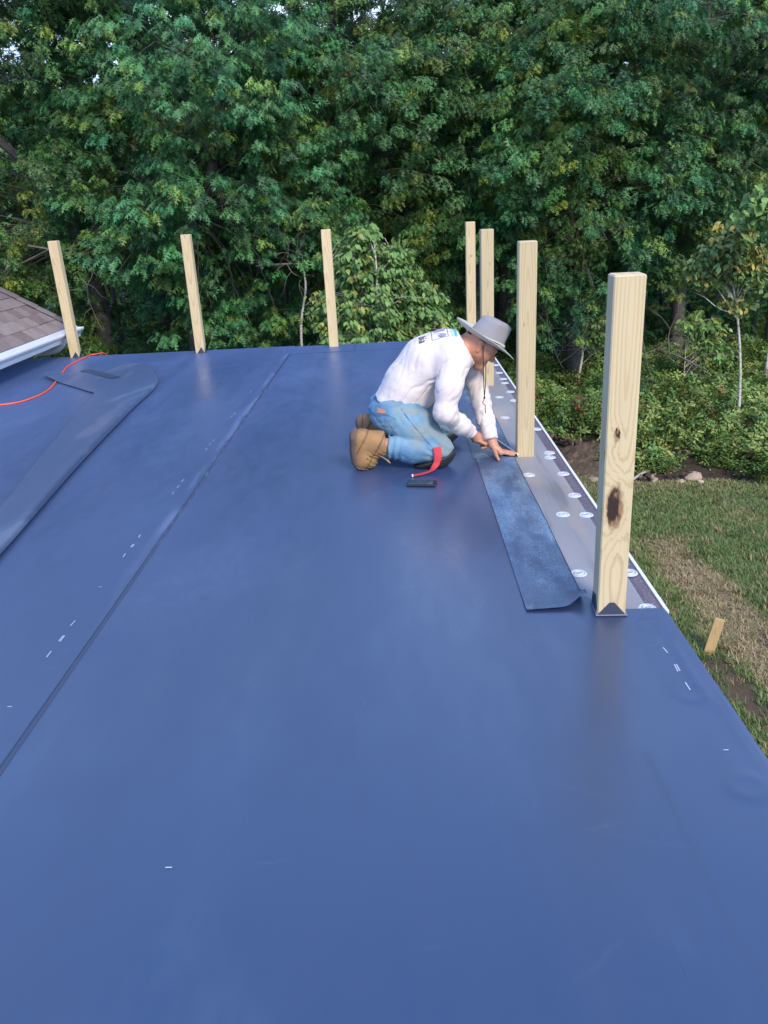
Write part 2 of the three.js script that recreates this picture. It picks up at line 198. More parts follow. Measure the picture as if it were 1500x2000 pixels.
// loose sheet folded back on itself
{
  const f = thing('folded_membrane', 'loose rubber membrane folded back in a long diagonal roll', 'membrane', V(-2.3, 0, -6));
  const g3 = (x, y) => onY(x, y, 0.02);
  // rows from near to far: right (fold) and left (free edge) ends
  const rows = [[V(-1.33, 0, 0.9), V(-1.2, 0, 0.9).setX(-1.72)], [V(-1.52, 0, -1.2), V(-1.83, 0, -1.2)], [g3(0, 1082), g3(-66, 1062)], [g3(150, 912), g3(70, 902)], [g3(255, 802), g3(150, 806)], [g3(308, 748), g3(184, 766)], [g3(302, 733), g3(82, 735)], [g3(287, 714), g3(140, 726)], [g3(250, 709), g3(215, 716)]];
  const cr = (k) => new THREE.CatmullRomCurve3(rows.map((r) => r[k]), false, 'centripetal'), NR = 80, L = [], R_ = [];
  const seg = (k, t) => { const n = rows.length - 1, i = Math.min(n - 1, Math.floor(t * n)), a = t * n - i; return k && i >= 4 ? rows[i][k].clone().lerp(rows[i + 1][k], a) : cr(k).getPoint(t); };
  for (let i = 0; i <= NR; i++) { R_.push(seg(0, i / NR)); L.push(seg(1, i / NR)); }
  const prof = []; for (let k = 0; k <= 8; k++) { const a = -Math.PI / 2 + Math.PI * k / 8; prof.push([-Math.cos(a), Math.sin(a)]); }
  const P = [], U = [], I = [], nu = 9 + 22;
  for (let i = 0; i <= NR; i++) {
    const t = i / NR, r = (0.012 + 0.004 * noise3(t * 9, 1, 5)) * sstep(1.02, 0.85, t) + 0.006, d = L[i].clone().sub(R_[i]); const w = d.length(); d.normalize();
    const put = (s, y) => { const x = R_[i].x + d.x * s, z = R_[i].z + d.z * s; P.push(x, y, z); U.push(...memUV(x * 0.99 - 0.1, z)); };
    for (const [c, s] of prof) put(r * (1 + c), 0.006 + r * (1 + s));
    for (let k = 1; k <= 22; k++) { const q = k / 22, s = r + (w - r) * q; let y = 0.013 + (2 * r - 0.007) * Math.exp(-(s - r) * 7) + 0.012 * (fbm(s * 6, t * 14, 3, 3) - 0.45) * sstep(0, 0.2, q) * sstep(1, 0.85, q) + 0.004 * Math.max(0, Math.sin(s * 22 + t * 40 * fbm(t * 3, 1, 1, 2))) * Math.exp(-s * 6);
      const tip = sstep(0.7, 0.76, t) * sstep(0.86, 0.78, t); y += 0.028 * tip * sstep(0.88, 1, q) ** 2 + 0.012 * tip * sstep(0.3, 0.8, q); put(s, y); }
  }
  for (let i = 0; i < NR; i++) for (let k = 0; k < nu - 1; k++) { const a = i * nu + k; I.push(a, a + nu, a + 1, a + 1, a + nu, a + nu + 1); }
  const folded = new THREE.MeshPhysicalMaterial({ roughness: 0.45, ior: 1.7, sheen: 1, sheenRoughness: 0.8, sheenColor: new THREE.Color().setRGB(0.12, 0.22, 0.45), side: THREE.DoubleSide, map: dataTex(512, 1024, (u, v) => {
    const x = MX0 + u * MXW, z = MZ0 + v * MZW, m = fbm(x * 2, z, 5, 4), w = sstep(0.55, 0.75, fbm(x * 5 + z * 2.2, z * 0.8, 3, 5)), br = sstep(0.62, 0.8, fbm(x * 9, z * 2, 13, 4));
    const k = 0.6 + 0.55 * m; return [lerp(0.034 * k, 0.14, 0.5 * w) + 0.04 * br, lerp(0.052 * k, 0.18, 0.5 * w) + 0.03 * br, lerp(0.112 * k, 0.25, 0.5 * w) + 0.018 * br]; }) });
  part('sheet', geoFrom(P, I, U).translate(2.3, 0, 6), folded, f);
  const a = onY(165, 722, 0.022), b = onY(226, 737, 0.022), n = V(b.z - a.z, 0, a.x - b.x).normalize().multiplyScalar(0.045);
  const pts = lin(0, 1, 14).map((t) => a.clone().lerp(b, t));
  part('seam_tape', geoFrom(pts.flatMap((p, i) => [p.x - n.x, 0.021, p.z - n.z, p.x + n.x, 0.021, p.z + n.z]), lin(0, 13, 13).flatMap((i) => [2 * i, 2 * i + 1, 2 * i + 2, 2 * i + 1, 2 * i + 3, 2 * i + 2])).translate(2.3, 0, 6), std(0.03, 0.046, 0.095, 0.5), f);
}
{ // extension cord
  const pts = [[-60, 797], [0, 791], [35, 786], [72, 774], [95, 761], [108, 747], [116, 735], [123, 726], [132, 716], [150, 706], [165, 699], [178, 693], [186, 692]].map(([x, y]) => onY(x, y, 0.009));
  pts.push(V(pts.at(-1).x + 0.05, -0.03, farZ(-3.1) - 0.08), V(pts.at(-1).x + 0.06, -0.5, farZ(-3.1) - 0.1));
  const m = part(numbered('extension_cord'), tube(pts, 0.0075, 140, 8), std(0.72, 0.085, 0.045, 0.45), scene); m.userData = { label: 'orange extension cord passing under the folded membrane', category: 'cord' };
}

// ------------------------------------------------------------------ timber posts
function woodTex(seed, opt = {}) {
  const R = mulberry(seed), faces = [0, 1, 2, 3].map(() => ({ xc: (R() - 0.5) * 0.05, d0: 0.012 + R() * 0.05, sl: (0.02 + R() * 0.04) * (R() < 0.5 ? -1 : 1), v0: 0.3 + R() * 0.5, s: R() * 50, tone: 0.92 + R() * 0.14, sp: 0.008 + R() * 0.003 }));
  Object.assign(faces[opt.face ?? 0], opt.grain || {});
  const knots = opt.knots || [{ f: 0, u: 0.3 + 0.4 * R(), v: 0.3 + 0.5 * R(), r: 0.008, dark: 0.5 }];
  return dataTex(256, 1024, (U, v) => {
    const fi = Math.min(3, Math.floor(U * 4)), f = faces[fi], u = U * 4 - fi, h = v * 1.1; let x = (u - 0.5) * 0.089, red = 0, blk = 0, pull = 0;
    for (const k of knots) if (k.f === fi) { const dx = x - (k.u - 0.5) * 0.089, dy = (h - k.v * 1.1), d = Math.hypot(dx * (k.sx || 1), dy * (k.sy || 0.6)) + 0.006 * (fbm(x * 130, h * 60, f.s, 3) - 0.5) * (k.rag || 0.5); pull += k.r * 1.6 * Math.exp(-((d / (k.r * 1.7)) ** 2)); red = Math.max(red, k.dark * sstep(k.r * 1.25, k.r * 0.75, d)); if (k.hole) blk = Math.max(blk, sstep(0.40, 0.55, fbm(x * 80, h * 22, 6, 3) + 0.22 * (1 - d / k.r)) * sstep(k.r * 1.0, k.r * 0.75, d)); }
    const dep = f.d0 + f.sl * (h - f.v0) + 0.005 * (fbm(h * 1.1, f.s, 1, 2) - 0.5), r = Math.hypot(x - f.xc + 0.004 * (fbm(h * 3, f.s, 5, 2) - 0.5), dep) + pull + 0.0010 * (fbm(x * 60, h * 7, f.s, 2) - 0.5);
    const ph = r / f.sp, fr = ph - Math.floor(ph), late = sstep(0.55, 0.9, fr) * sstep(1, 0.93, fr) * (0.35 + 0.6 * noise3(Math.floor(ph) * 3.7, f.s, 2)), fine = (noise3(x * 900, h * 26, f.s) - 0.5) * 0.10;
    const green = (opt.green || [])[fi] || 0, k = 0.95 * f.tone * (1 + fine + 0.12 * (fbm(x * 25, h * 3, f.s + 4, 3) - 0.5)), w = 0.62 * late;
    let c = [lerp(lerp(0.60, 0.47, green), 0.37, w) * k, lerp(lerp(0.485, 0.45, green), 0.235, w) * k, lerp(lerp(0.29, 0.31, green), 0.11, w) * k];
    c = c.map((q, i) => lerp(q, [0.20, 0.085, 0.03][i], red)); return c.map((q, i) => lerp(q, [0.028, 0.013, 0.009][i], blk));
  });
}
function postGeo(h, w, top) { // square timber with eased arrises; four faces side by side in u: +z, -x, -z, +x
  const s = w / 2, c = 0.004, ring = [[-s + c, s, 1], [s - c, s, 0.0], [s, s - c, 4], [s, -s + c, 3], [s - c, -s, 3], [-s + c, -s, 2], [-s, -s + c, 2], [-s, s - c, 1]];
  const p = [], uv = [], ix = []; const quad = (a, b, ua, ub, y0, y1) => { const i = p.length / 3; p.push(a[0], y0, a[1], b[0], y0, b[1], b[0], y1, b[1], a[0], y1, a[1]); uv.push(ua, y0 / 1.1, ub, y0 / 1.1, ub, y1 / 1.1, ua, y1 / 1.1); ix.push(i, i + 1, i + 2, i, i + 2, i + 3); };
  const face = [[0, 1, 0.005, 0.245], [6, 7, 0.255, 0.495], [4, 5, 0.505, 0.745], [2, 3, 0.755, 0.995]], cham = [[1, 2, 0.24, 0.245], [7, 0, 0.005, 0.012], [5, 6, 0.505, 0.51], [3, 4, 0.755, 0.76]];
  for (const [a, b, ua, ub] of [...face, ...cham]) quad(ring[a], ring[b], ua, ub, -0.02, h - c);
  const in_ = ring.map(([x, z]) => [x * (1 - c / s), z * (1 - c / s)]);
  for (let k = 0; k < 8; k++) { const i = p.length / 3, a = ring[k], b = ring[(k + 1) % 8], d = in_[(k + 1) % 8], e = in_[k]; p.push(a[0], h - c, a[1], b[0], h - c, b[1], d[0], h, d[1], e[0], h, e[1]); uv.push(0.1, 0.9, 0.12, 0.9, 0.12, 0.91, 0.1, 0.91); ix.push(i, i + 1, i + 2, i, i + 2, i + 3); }
  const g = geoFrom(p, ix, uv);
  const q = [], qi = [], qu = []; in_.forEach(([x, z]) => { q.push(x, h, z); qu.push(0.1 + x, 0.8 + z); }); for (let k = 1; k < 7; k++) qi.push(0, k, k + 1);
  return mergeGeometries([g.toNonIndexed(), geoFrom(q, qi, qu).toNonIndexed()]);
}
const flashM = std(0.035, 0.045, 0.075, 0.45);
function flashing(parent, w, kind) { // membrane tongues standing against the post faces
  const s = w / 2 + 0.0025;
  const tri = (pts) => { const sh = new THREE.Shape(pts.map(([x, y]) => new THREE.Vector2(x, y))); return new THREE.ExtrudeGeometry(sh, { depth: 0.0018, bevelEnabled: false }); };
  const front = kind === 'near' ? tri([[-s, 0.001], [s, 0.001], [0.008, 0.047], [-0.008, 0.047]]) : tri([[-s * 0.55, 0.001], [s * 0.98, 0.001], [0.4 * s, 0.06]]);
  part('base_flashing', front.translate(0, 0, s - 0.0015), flashM, parent);
  const side = tri([[-s, 0.001], [s, 0.001], [s * 0.2, 0.06], [-s * 0.7, 0.05]]); side.rotateY(-Math.PI / 2); part('base_flashing', side.translate(-s + 0.0015, 0, 0), flashM, parent);
  if (kind !== 'near') { const r = tri([[-s, 0.001], [s, 0.001], [s * 0.6, 0.06]]); r.rotateY(Math.PI / 2); part('base_flashing', r.translate(s - 0.0015, 0, 0), flashM, parent); }
  else part('base_skirt', new RoundedBoxGeometry(w + 0.012, 0.004, w + 0.012, 2, 0.0018).translate(0, 0.003, 0), std(0.16, 0.18, 0.24, 0.5), parent);
}
function makePost(px, py, h, seed, label, o = {}) {
  const p = onY(px, py), W = 0.089, z = o.z ?? p.z, x = o.x ?? p.x;
  const t = thing('wood_post', label, 'post', V(x, 0.002, z - W / 2), 'timber railing posts around the roof edge');
  const tx = woodTex(seed, o); part('timber', postGeo(h, W), std(1, 1, 1, 0.62, { map: tx, bumpMap: tx, bumpScale: 0.0006, side: THREE.FrontSide }), t);
  t.rotation.y = o.turn || 0; if (o.lean) t.rotation.z = o.lean; if (o.flash) flashing(t, W, o.flash); return t;
}
const big = { f: 0, u: 0.40, v: 0.338, r: 0.040, sx: 1.5, sy: 0.55, dark: 0.8, hole: 1, rag: 3 };
makePost(1195, 1203, 1.06, 21, 'pale timber post with a large dark bark-filled knot near mid height', { x: 0.652, z: -2.303, flash: 'near', turn: -0.05, green: [0.1, 0.9, 0.3, 0.3], grain: { xc: 0.006, d0: 0.0, sl: 0.05, v0: 0.92, sp: 0.0115 },
  knots: [big, { f: 0, u: 0.34, v: 0.545, r: 0.011, sx: 1, sy: 0.5, dark: 0.6, hole: 0.6, rag: 2 }, { f: 1, u: 0.9, v: 0.49, r: 0.008, dark: 0.6, sy: 0.45 }, { f: 1, u: 0.97, v: 0.3, r: 0.014, sy: 0.3, dark: 0.5 }] });
makePost(1027, 890, 1.08, 32, 'pale timber post with long arched grain beside the man\'s hand', { x: 0.652, z: -4.086, turn: -0.03, green: [0, 0.6, 0, 0], grain: { xc: 0.002, d0: 0.001, sl: 0.05, v0: 0.55, sp: 0.0105 }, knots: [{ f: 0, u: 0.3, v: 0.62, r: 0.007, dark: 0.35 }] });
makePost(953, 752, 1.09, 43, 'pale timber post rising behind the crown of the grey hat', { x: 0.652, z: -5.89, turn: 0.02, green: [0.1, 0.4, 0, 0], grain: { xc: 0, d0: 0.004, sl: -0.05, v0: 0.8, sp: 0.0105 }, knots: [{ f: 0, u: 0.7, v: 0.78, r: 0.007, dark: 0.3 }] });
makePost(912, 640, 1.10, 54, 'tan timber post at the outer corner of the flat roof', { x: 0.73, z: -8.02, knots: [{ f: 0, u: 0.5, v: 0.72, r: 0.008, dark: 0.6 }, { f: 0, u: 0.45, v: 0.5, r: 0.005, dark: 0.5 }] });
makePost(652, 678, 1.10, 65, 'plain timber post set against the leafy birch clump', { z: -7.99, knots: [] });
makePost(391, 690, 1.12, 76, 'timber post with notched black flashing, standing mid-way along the far edge', { z: -8.017, flash: 'far', knots: [{ f: 0, u: 0.5, v: 0.25, r: 0.005, dark: 0.3 }] });
makePost(146, 697, 1.125, 87, 'timber post with notched black flashing, in front of the white gutter end', { z: -8.10, x: -3.28, flash: 'far', turn: 0.03, lean: 0.012, knots: [{ f: 0, u: 0.45, v: 0.66, r: 0.006, dark: 0.5 }, { f: 0, u: 0.6, v: 0.3, r: 0.004, dark: 0.4 }] });

// ------------------------------------------------------------------ shingled house roof with gutter
{
  const X0 = -3.47, Y0 = 0.262, S = 0.73, ZF = -8.65, K = 0.4, E = 0.118, house = thing('shingle_house', 'house corner with brown asphalt shingles and a white gutter', 'house', V(X0, GY, ZF));
  const loc = (g) => g.translate(-X0, -GY, -ZF);
  const white = std(0.74, 0.76, 0.80, 0.4), under = std(0.06, 0.05, 0.05, 0.9);
  const pt = (t, z, l = 0) => [X0 - t + l * 0.59, Y0 + S * t + l * 0.81, z];
  const hipZ = (t) => ZF + K * t;
  const T = 2.6;
  part('roof_deck', loc(geoFrom([...pt(-0.01, ZF), ...pt(-0.01, 1), ...pt(T, 1), ...pt(T, hipZ(T)), X0 - T, Y0 - 0.1, ZF], [0, 1, 2, 0, 2, 3, 0, 3, 4])), under, house);
  const grain = dataTex(256, 256, (u, v) => { const a = hash3(u * 256, v * 256, 1), k = 0.55 + 0.6 * a + 0.35 * (fbm(u * 9, v * 9, 3, 3) - 0.5); const m = hash3(u * 256, v * 256, 8); return [0.9 * k, (0.82 + 0.1 * m) * k, (0.85 + 0.12 * m) * k]; }, true, true);
  const tones = [[0.155, 0.122, 0.108], [0.20, 0.162, 0.142], [0.125, 0.102, 0.094], [0.235, 0.195, 0.17], [0.175, 0.143, 0.130]].map(([r, g, b]) => std(r * 1.25, g * 1.25, b * 1.25, 0.95, { map: grain, bumpMap: grain, bumpScale: 0.0015 }));
  const R = mulberry(5);
  for (let c = 0; c < 13; c++) {
    const t0 = c * E - 0.012, t1 = t0 + E + 0.02; let z = hipZ(t0) - R() * 0.1;
    while (z < -4.6 + c * 0.1) {
      const w = 0.11 + R() * 0.13, a = Math.max(z, hipZ(t0)), b = z + w - 0.004, a1 = Math.max(z, hipZ(t1)), d = R() < 0.5 ? 0.003 : 0; z += w;
      if (b <= a + 0.01) continue; const b1 = Math.max(b, a1 + 0.001);
      const th = 0.007 + d, q = [pt(t0, a, th), pt(t0, b, th), pt(t1, b1, 0.0015 + d), pt(t1, a1, 0.0015 + d), pt(t0, a, 0.001), pt(t0, b, 0.001), pt(t1, b1, -0.002), pt(t1, a1, -0.002)];
      const P = [], U = [], I = []; for (const f of [[0, 1, 2, 3], [4, 5, 1, 0], [5, 6, 2, 1], [7, 4, 0, 3]]) { const o = P.length / 3; for (const i of f) { P.push(...q[i]); U.push(q[i][2] * 3, q[i][1] * 4); } I.push(o, o + 1, o + 2, o, o + 2, o + 3); }
      part('shingle', loc(geoFrom(P, I, U)), tones[Math.floor(R() * 5)], house);
    }
  }
  for (let k = 0; k < 14; k++) { // hip caps
    const t0 = k * 0.15 - 0.02, t1 = t0 + 0.19, l0 = 0.022, l1 = 0.012, w = 0.10, P = [], U = [];
    for (const [t, l] of [[t0, l0], [t1, l1]]) for (const [s, dy] of [[-1, -0.035], [0, 0.014], [1, 0.0]]) { const q = pt(t, hipZ(t), l); const x = q[0] + (s > 0 ? 0.01 : s * 0.03), z = q[2] + s * w * (s > 0 ? 1 : 0.8); const y = s > 0 ? Y0 + S * (X0 - (x - 0.59 * l)) + 0.81 * l : q[1] + dy; P.push(x, y, z); U.push(t * 4, s); }
    P.push(P[6] - 0.01, P[7] - l0, P[8], P[3], P[4] - l0, P[5]); U.push(0, 0, 0, 1);
    part('hip_cap', loc(geoFrom(P, [0, 1, 3, 1, 4, 3, 1, 2, 4, 2, 5, 4, 2, 1, 6, 1, 7, 6], U)), tones[[0, 1, 4][k % 3]], house);
  }
  part('drip_edge', loc(box(X0 - 0.01, X0 + 0.012, Y0 - 0.04, Y0 - 0.004, ZF, 1)), white, house);
  part('fascia', loc(box(X0 - 0.03, X0 - 0.011, Y0 - 0.14, Y0 - 0.005, ZF, 1)), white, house);
  part('soffit', loc(box(-4.15, X0 - 0.031, Y0 - 0.155, Y0 - 0.14, ZF, 1)), white, house);
  // K-style gutter: extruded section with open top
  const sec = [[0, 0], [0, -0.095], [0.062, -0.095], [0.068, -0.062], [0.082, -0.05], [0.105, -0.03], [0.112, -0.016], [0.112, 0], [0.103, 0.002], [0.103, -0.006], [0.106, -0.012], [0.100, -0.028], [0.076, -0.047], [0.063, -0.06], [0.057, -0.09], [0.004, -0.09], [0.004, 0]];
  const sh = new THREE.Shape(sec.map(([x, y]) => new THREE.Vector2(x, y)));
  const gut = part('gutter', loc(new THREE.ExtrudeGeometry(sh, { depth: 9.6, bevelEnabled: false }).translate(X0 + 0.013, Y0 - 0.02, ZF)), white, house);
  const capS = new THREE.Shape(sec.slice(0, 8).map(([x, y]) => new THREE.Vector2(x, y))); part('end_cap', loc(new THREE.ExtrudeGeometry(capS, { depth: 0.003, bevelEnabled: false }).translate(X0 + 0.013, Y0 - 0.02, ZF - 0.004)), white, gut);
  part('gutter_return', loc(new THREE.ExtrudeGeometry(sh, { depth: 1.2, bevelEnabled: false }).rotateY(Math.PI / 2).rotateX(0).scale(-1, 1, -1).translate(X0 + 0.013, Y0 - 0.02, ZF - 0.115)), white, house);
  const dsP = curve([onZ(128, 655, -8.45), onZ(124, 668, -8.42), onZ(113, 682, -8.42), onZ(95, 688, -8.44), onZ(70, 690, -8.5)], 26);
  const ds = part('downspout', loc(taper(dsP, dsP.map((_, i) => 0.032 + (i % 2 ? 0.0022 : 0)), 12)), white, house);
  part('wall', loc(box(-9, -4.3, GY, 0.15, -8.35, 1)), std(0.5, 0.49, 0.46, 0.8), house);
  part('roof_deck', loc(geoFrom([X0, Y0, ZF, X0 - T, Y0 + S * T, hipZ(T), -9, Y0 + S * T, hipZ(T), -9, Y0, ZF], [0, 1, 2, 0, 2, 3])), tones[0], house);
}

// ------------------------------------------------------------------ ground, lawn
const edgeZ = (x) => { const P = [[-30, -14], [2, -14], [2.6, -13.6], [2.95, -12.9], [3.25, -11.7], [3.6, -11.35], [4.4, -11.45], [5.4, -11.2], [8, -11], [40, -11]]; for (let i = 0; i < P.length - 1; i++) if (x <= P[i + 1][0]) return lerp(P[i][1], P[i + 1][1], clamp((x - P[i][0]) / (P[i + 1][0] - P[i][0]))) + 0.12 * (fbm(x * 3, 2, 2, 3) - 0.5); return -11; };
const gnd = (px, py) => onY(px, py, GY);
const dryLine = [[1300, 1068], [1335, 1110], [1390, 1150], [1440, 1200], [1500, 1280], [1600, 1400]].map(([x, y]) => gnd(x, y));
const soilSpots = [[1440, 1340, 0.42], [1490, 1390, 0.35], [1400, 1300, 0.25], [1495, 1250, 0.3]].map(([x, y, r]) => { const p = gnd(x, y); return [p.x, p.z, r]; });
const dryAt = (x, z) => { // 0 lush, 1 straw
  let d = 9; for (let i = 0; i < dryLine.length - 1; i++) d = Math.min(d, segD(x, z, dryLine[i], dryLine[i + 1]));
  const n = fbm(x * 1.6, z * 1.6, 3, 4); let k = sstep(0.40, 0.06, d + 0.8 * (n - 0.5)) * 1.0 + 0.5 * sstep(0.54, 0.76, fbm(x * 0.9 + 4, z * 0.9, 6, 4)) + 0.45 * sstep(-10.4, -11.4, z) * (0.4 + n);
  return clamp(k);
};
const soilAt = (x, z) => { let k = 0; for (const [a, b, r] of soilSpots) k = Math.max(k, sstep(r, r * 0.3, Math.hypot(x - a, (z - b)) + 0.5 * (fbm(x * 5, z * 5, 9, 3) - 0.5))); return clamp(k + sstep(0.66, 0.74, fbm(x * 3, z * 3, 19, 3)) * 0.7); };
{
  const LX = 0.5, LW = 10, LZ = -14, LD = 14;
  const map = dataTex(768, 1024, (u, v) => { const x = LX + u * LW, z = LZ + v * LD, d = dryAt(x, z), s = soilAt(x, z), g = 0.6 + 0.8 * hash3(u * 768, v * 1024, 3), f = 0.7 + 0.6 * fbm(x * 18, z * 18, 2, 2); let c = [lerp(0.042, 0.20, d), lerp(0.072, 0.15, d), lerp(0.018, 0.075, d)].map((q) => q * g * f); return c.map((q, i) => lerp(q, [0.07, 0.045, 0.03][i] * (0.5 + g * 0.6), s)); });
  structure('lawn', gridGeo(lin(LX, LX + LW, 40), lin(LZ, 0, 60), (x, z) => [x, GY + 0.04 * (fbm(x * 0.8, z * 0.8, 1, 2) - 0.5), z, (x - LX) / LW, (z - LZ) / LD]), std(1, 1, 1, 0.95, { map }), 'patchy lawn beside the flat roof');
  structure('ground', new THREE.PlaneGeometry(300, 300).rotateX(-Math.PI / 2).translate(0, GY - 0.05, 0), std(0.06, 0.075, 0.03, 1), 'grassy ground reaching away around the house');
  const leafLitter = dataTex(512, 512, (u, v) => { const k = 0.4 + 0.9 * hash3(u * 512, v * 512, 2) * fbm(u * 60, v * 60, 2, 3) + 0.3 * fbm(u * 12, v * 12, 5, 3); return [0.042 * k, 0.03 * k, 0.02 * k]; }, true, true);
  structure('forest_floor', gridGeo(lin(-30, 30, 150), lin(-60, -10.8, 120), (x, z) => { const e = edgeZ(x); return [x, GY + (z < e ? 0.07 + 0.18 * fbm(x * 0.9, z * 0.9, 4, 3) * sstep(0, 0.7, e - z) : -0.04), z, x / 2, z / 2]; }), std(1, 1, 1, 1, { map: leafLitter }), 'dark leaf-littered forest floor under the trees');
}
{ // grass
  const R = mulberry(91), P = [], I = [];
  for (let b = 0; b < 9; b++) { const a = R() * 6.28, l = 0.02 + R() * 0.035, w = 0.0028, x = (R() - 0.5) * 0.06, z = (R() - 0.5) * 0.06, lean = 0.4 + R() * 0.9, dx = Math.cos(a), dz = Math.sin(a), i = P.length / 3;
    P.push(x - dz * w, 0, z + dx * w, x + dz * w, 0, z - dx * w, x + dx * l * lean * 0.4 - dz * w * 0.7, l * 0.7, z + dz * l * lean * 0.4 + dx * w * 0.7, x + dx * l * lean * 0.4 + dz * w * 0.7, l * 0.7, z + dz * l * lean * 0.4 - dx * w * 0.7, x + dx * l * lean, l, z + dz * l * lean); I.push(i, i + 1, i + 2, i + 1, i + 3, i + 2, i + 2, i + 3, i + 4); }
  const g = geoFrom(P, I), M = new THREE.Matrix4(), list = [], Q = new THREE.Quaternion(), c = new THREE.Color();
  for (let k = 0; k < 90000; k++) { const z = -12.5 + R() * 8.2, x = 1.3 + R() * 6; if (z < edgeZ(x) + 0.02 || x > 1.6 - z * 0.5) continue; const s = soilAt(x, z); if (R() < s * 0.95) continue; list.push([x, z, R() * 6.28, 0.7 + R() * 0.8, dryAt(x, z)]); }
  const m = shadows(new THREE.InstancedMesh(g, std(1, 1, 1, 0.8), list.length)); m.name = 'grass'; m.userData = { kind: 'stuff', label: 'short mown grass, green with straw-coloured patches', category: 'grass' };
  list.forEach(([x, z, a, s, d], i) => { M.compose(V(x, GY + 0.04 * (fbm(x * 0.8, z * 0.8, 1, 2) - 0.5), z), Q.setFromAxisAngle(V(0, 1, 0), a), V(s, s * lerp(1.1, 0.7, d), s)); m.setMatrixAt(i, M); const straw = R() < 0.1 + 0.75 * d, k = 0.65 + R() * 0.7; m.setColorAt(i, straw ? c.setRGB(0.34 * k, 0.265 * k, 0.15 * k) : c.setRGB(lerp(0.115, 0.17, d) * k, lerp(0.18, 0.19, d) * k, 0.05 * k)); });
  scene.add(m);
}
{ // offcut of timber standing in the lawn
  const b = gnd(1383, 1277), t = thing('timber_offcut', 'short tan timber offcut standing tilted in the lawn', 'offcut', b); const tx = woodTex(99, { knots: [] });
  part('timber', postGeo(0.36, 0.088).scale(1, 1, 0.45), std(0.86, 0.74, 0.6, 0.7, { map: tx }), t); t.rotation.set(-0.18, -0.3, -0.26);
}

// ------------------------------------------------------------------ foliage kits
const bend = (g, amt, R) => { const p = g.attributes.position; for (let i = 0; i < p.count; i++) { const x = p.getX(i), y = p.getY(i); p.setZ(i, -Math.abs(x) * amt - y * y * (0.25 + 0.3 * R())); } return g; };
function leafShape(pts) { const half = pts, full = [...half.map(([x, y]) => new THREE.Vector2(x, y)), ...half.slice(0, -1).reverse().map(([x, y]) => new THREE.Vector2(-x, y))]; return new THREE.ShapeGeometry(new THREE.Shape(full)); }
const oakLeaf = [[0.010, -0.2], [0.025, 0.12], [0.25, 0.10], [0.05, 0.25], [0.045, 0.32], [0.40, 0.42], [0.05, 0.50], [0.045, 0.58], [0.29, 0.79], [0.05, 0.74], [0, 1]];
const birchLeaf = [[0.01, -0.3], [0.22, 0.02], [0.38, 0.25], [0.30, 0.52], [0, 1]], ovalLeaf = [[0.01, 0], [0.22, 0.3], [0.2, 0.65], [0, 1]];
function spray(seed, shape, n, size, spread, droop, stem, fold = 0.35) { // a twig with leaves; twig along +x, up is +y
  const R = mulberry(seed), out = [], M = new THREE.Matrix4();
  for (let i = 0; i < n; i++) {
    const g = bend(leafShape(shape), fold * (0.4 + R()), R); g.deleteAttribute('uv'); const s = size * (0.7 + 0.55 * R());
    const az = (R() - 0.5) * 2 * spread, dir = V(Math.cos(az), -droop * (0.15 + R()) + 0.25 * (R() - 0.3), Math.sin(az)).normalize();
    const up = V((R() - 0.5) * 1.1, 1, (R() - 0.5) * 1.1); const X = new THREE.Vector3().crossVectors(dir, up).normalize(), Z = new THREE.Vector3().crossVectors(X, dir);
    const o = V(-stem * R() * 0.9, (R() - 0.5) * stem * 0.35, (R() - 0.5) * stem * 0.7);
    M.makeBasis(X, dir, Z).scale(V(s, s, s)).setPosition(o.addScaledVector(dir, 0.03)); out.push(g.applyMatrix4(M));
  }
  const g = mergeGeometries(out); g.computeVertexNormals(); return g;
}
const oakKit = [0, 1, 2, 3].map((i) => spray(300 + i, oakLeaf, 22, 0.120, 1.6, 0.8, 0.32));
const birchKit = [0, 1].map((i) => spray(320 + i, birchLeaf, 14, 0.068, 1.8, 1.2, 0.24, 0.2));
const berryKit = spray(340, ovalLeaf, 20, 0.052, 3.1, -0.1, 0.16, 0.2);
const leafMatFar = new THREE.MeshStandardMaterial({ color: 0xffffff, roughness: 0.6, side: THREE.DoubleSide });
const leafMat = new THREE.MeshPhysicalMaterial({ color: 0xffffff, roughness: 0.5, specularIntensity: 0.6, transmission: 0.28, thickness: 0, side: THREE.DoubleSide });
const bark = std(1, 1, 1, 0.95, { map: dataTex(64, 512, (u, v) => { const k = 0.5 + 0.9 * fbm(u * 14, v * 30, 2, 4); const l = sstep(0.6, 0.8, fbm(u * 4, v * 9, 7, 3)); return [lerp(0.10 * k, 0.22, l * 0.6), lerp(0.09 * k, 0.215, l * 0.6), lerp(0.08 * k, 0.20, l * 0.6)]; }, true, true) });
const birchBark = std(1, 1, 1, 0.8, { map: dataTex(64, 512, (u, v) => { const d = sstep(0.62, 0.7, fbm(u * 3, v * 60, 2, 3)), k = 0.8 + 0.4 * fbm(u * 5, v * 9, 4, 3); return [lerp(0.5, 0.09, d) * k, lerp(0.48, 0.08, d) * k, lerp(0.44, 0.07, d) * k]; }, true, true) });
function foliage(name, kit, list, parent, tint, mat = leafMat) { // list of [pos, dir, scale]
  const m = shadows(new THREE.InstancedMesh(kit, mat, list.length)), M = new THREE.Matrix4(), c = new THREE.Color(), R = mulberry(list.length * 7 + 3); m.name = name; m.userData.kind = 'stuff';
  list.forEach(([p, d, s], i) => { const X = d.clone().normalize(), Z = new THREE.Vector3().crossVectors(X, V((R() - 0.5) * 0.7, 1, (R() - 0.5) * 0.7)).normalize(), Y = new THREE.Vector3().crossVectors(Z, X); M.makeBasis(X, Y, Z).scale(V(s, s, s)).setPosition(p); m.setMatrixAt(i, M); m.setColorAt(i, tint(R, c, p)); });
  parent.add(m); return m;
}
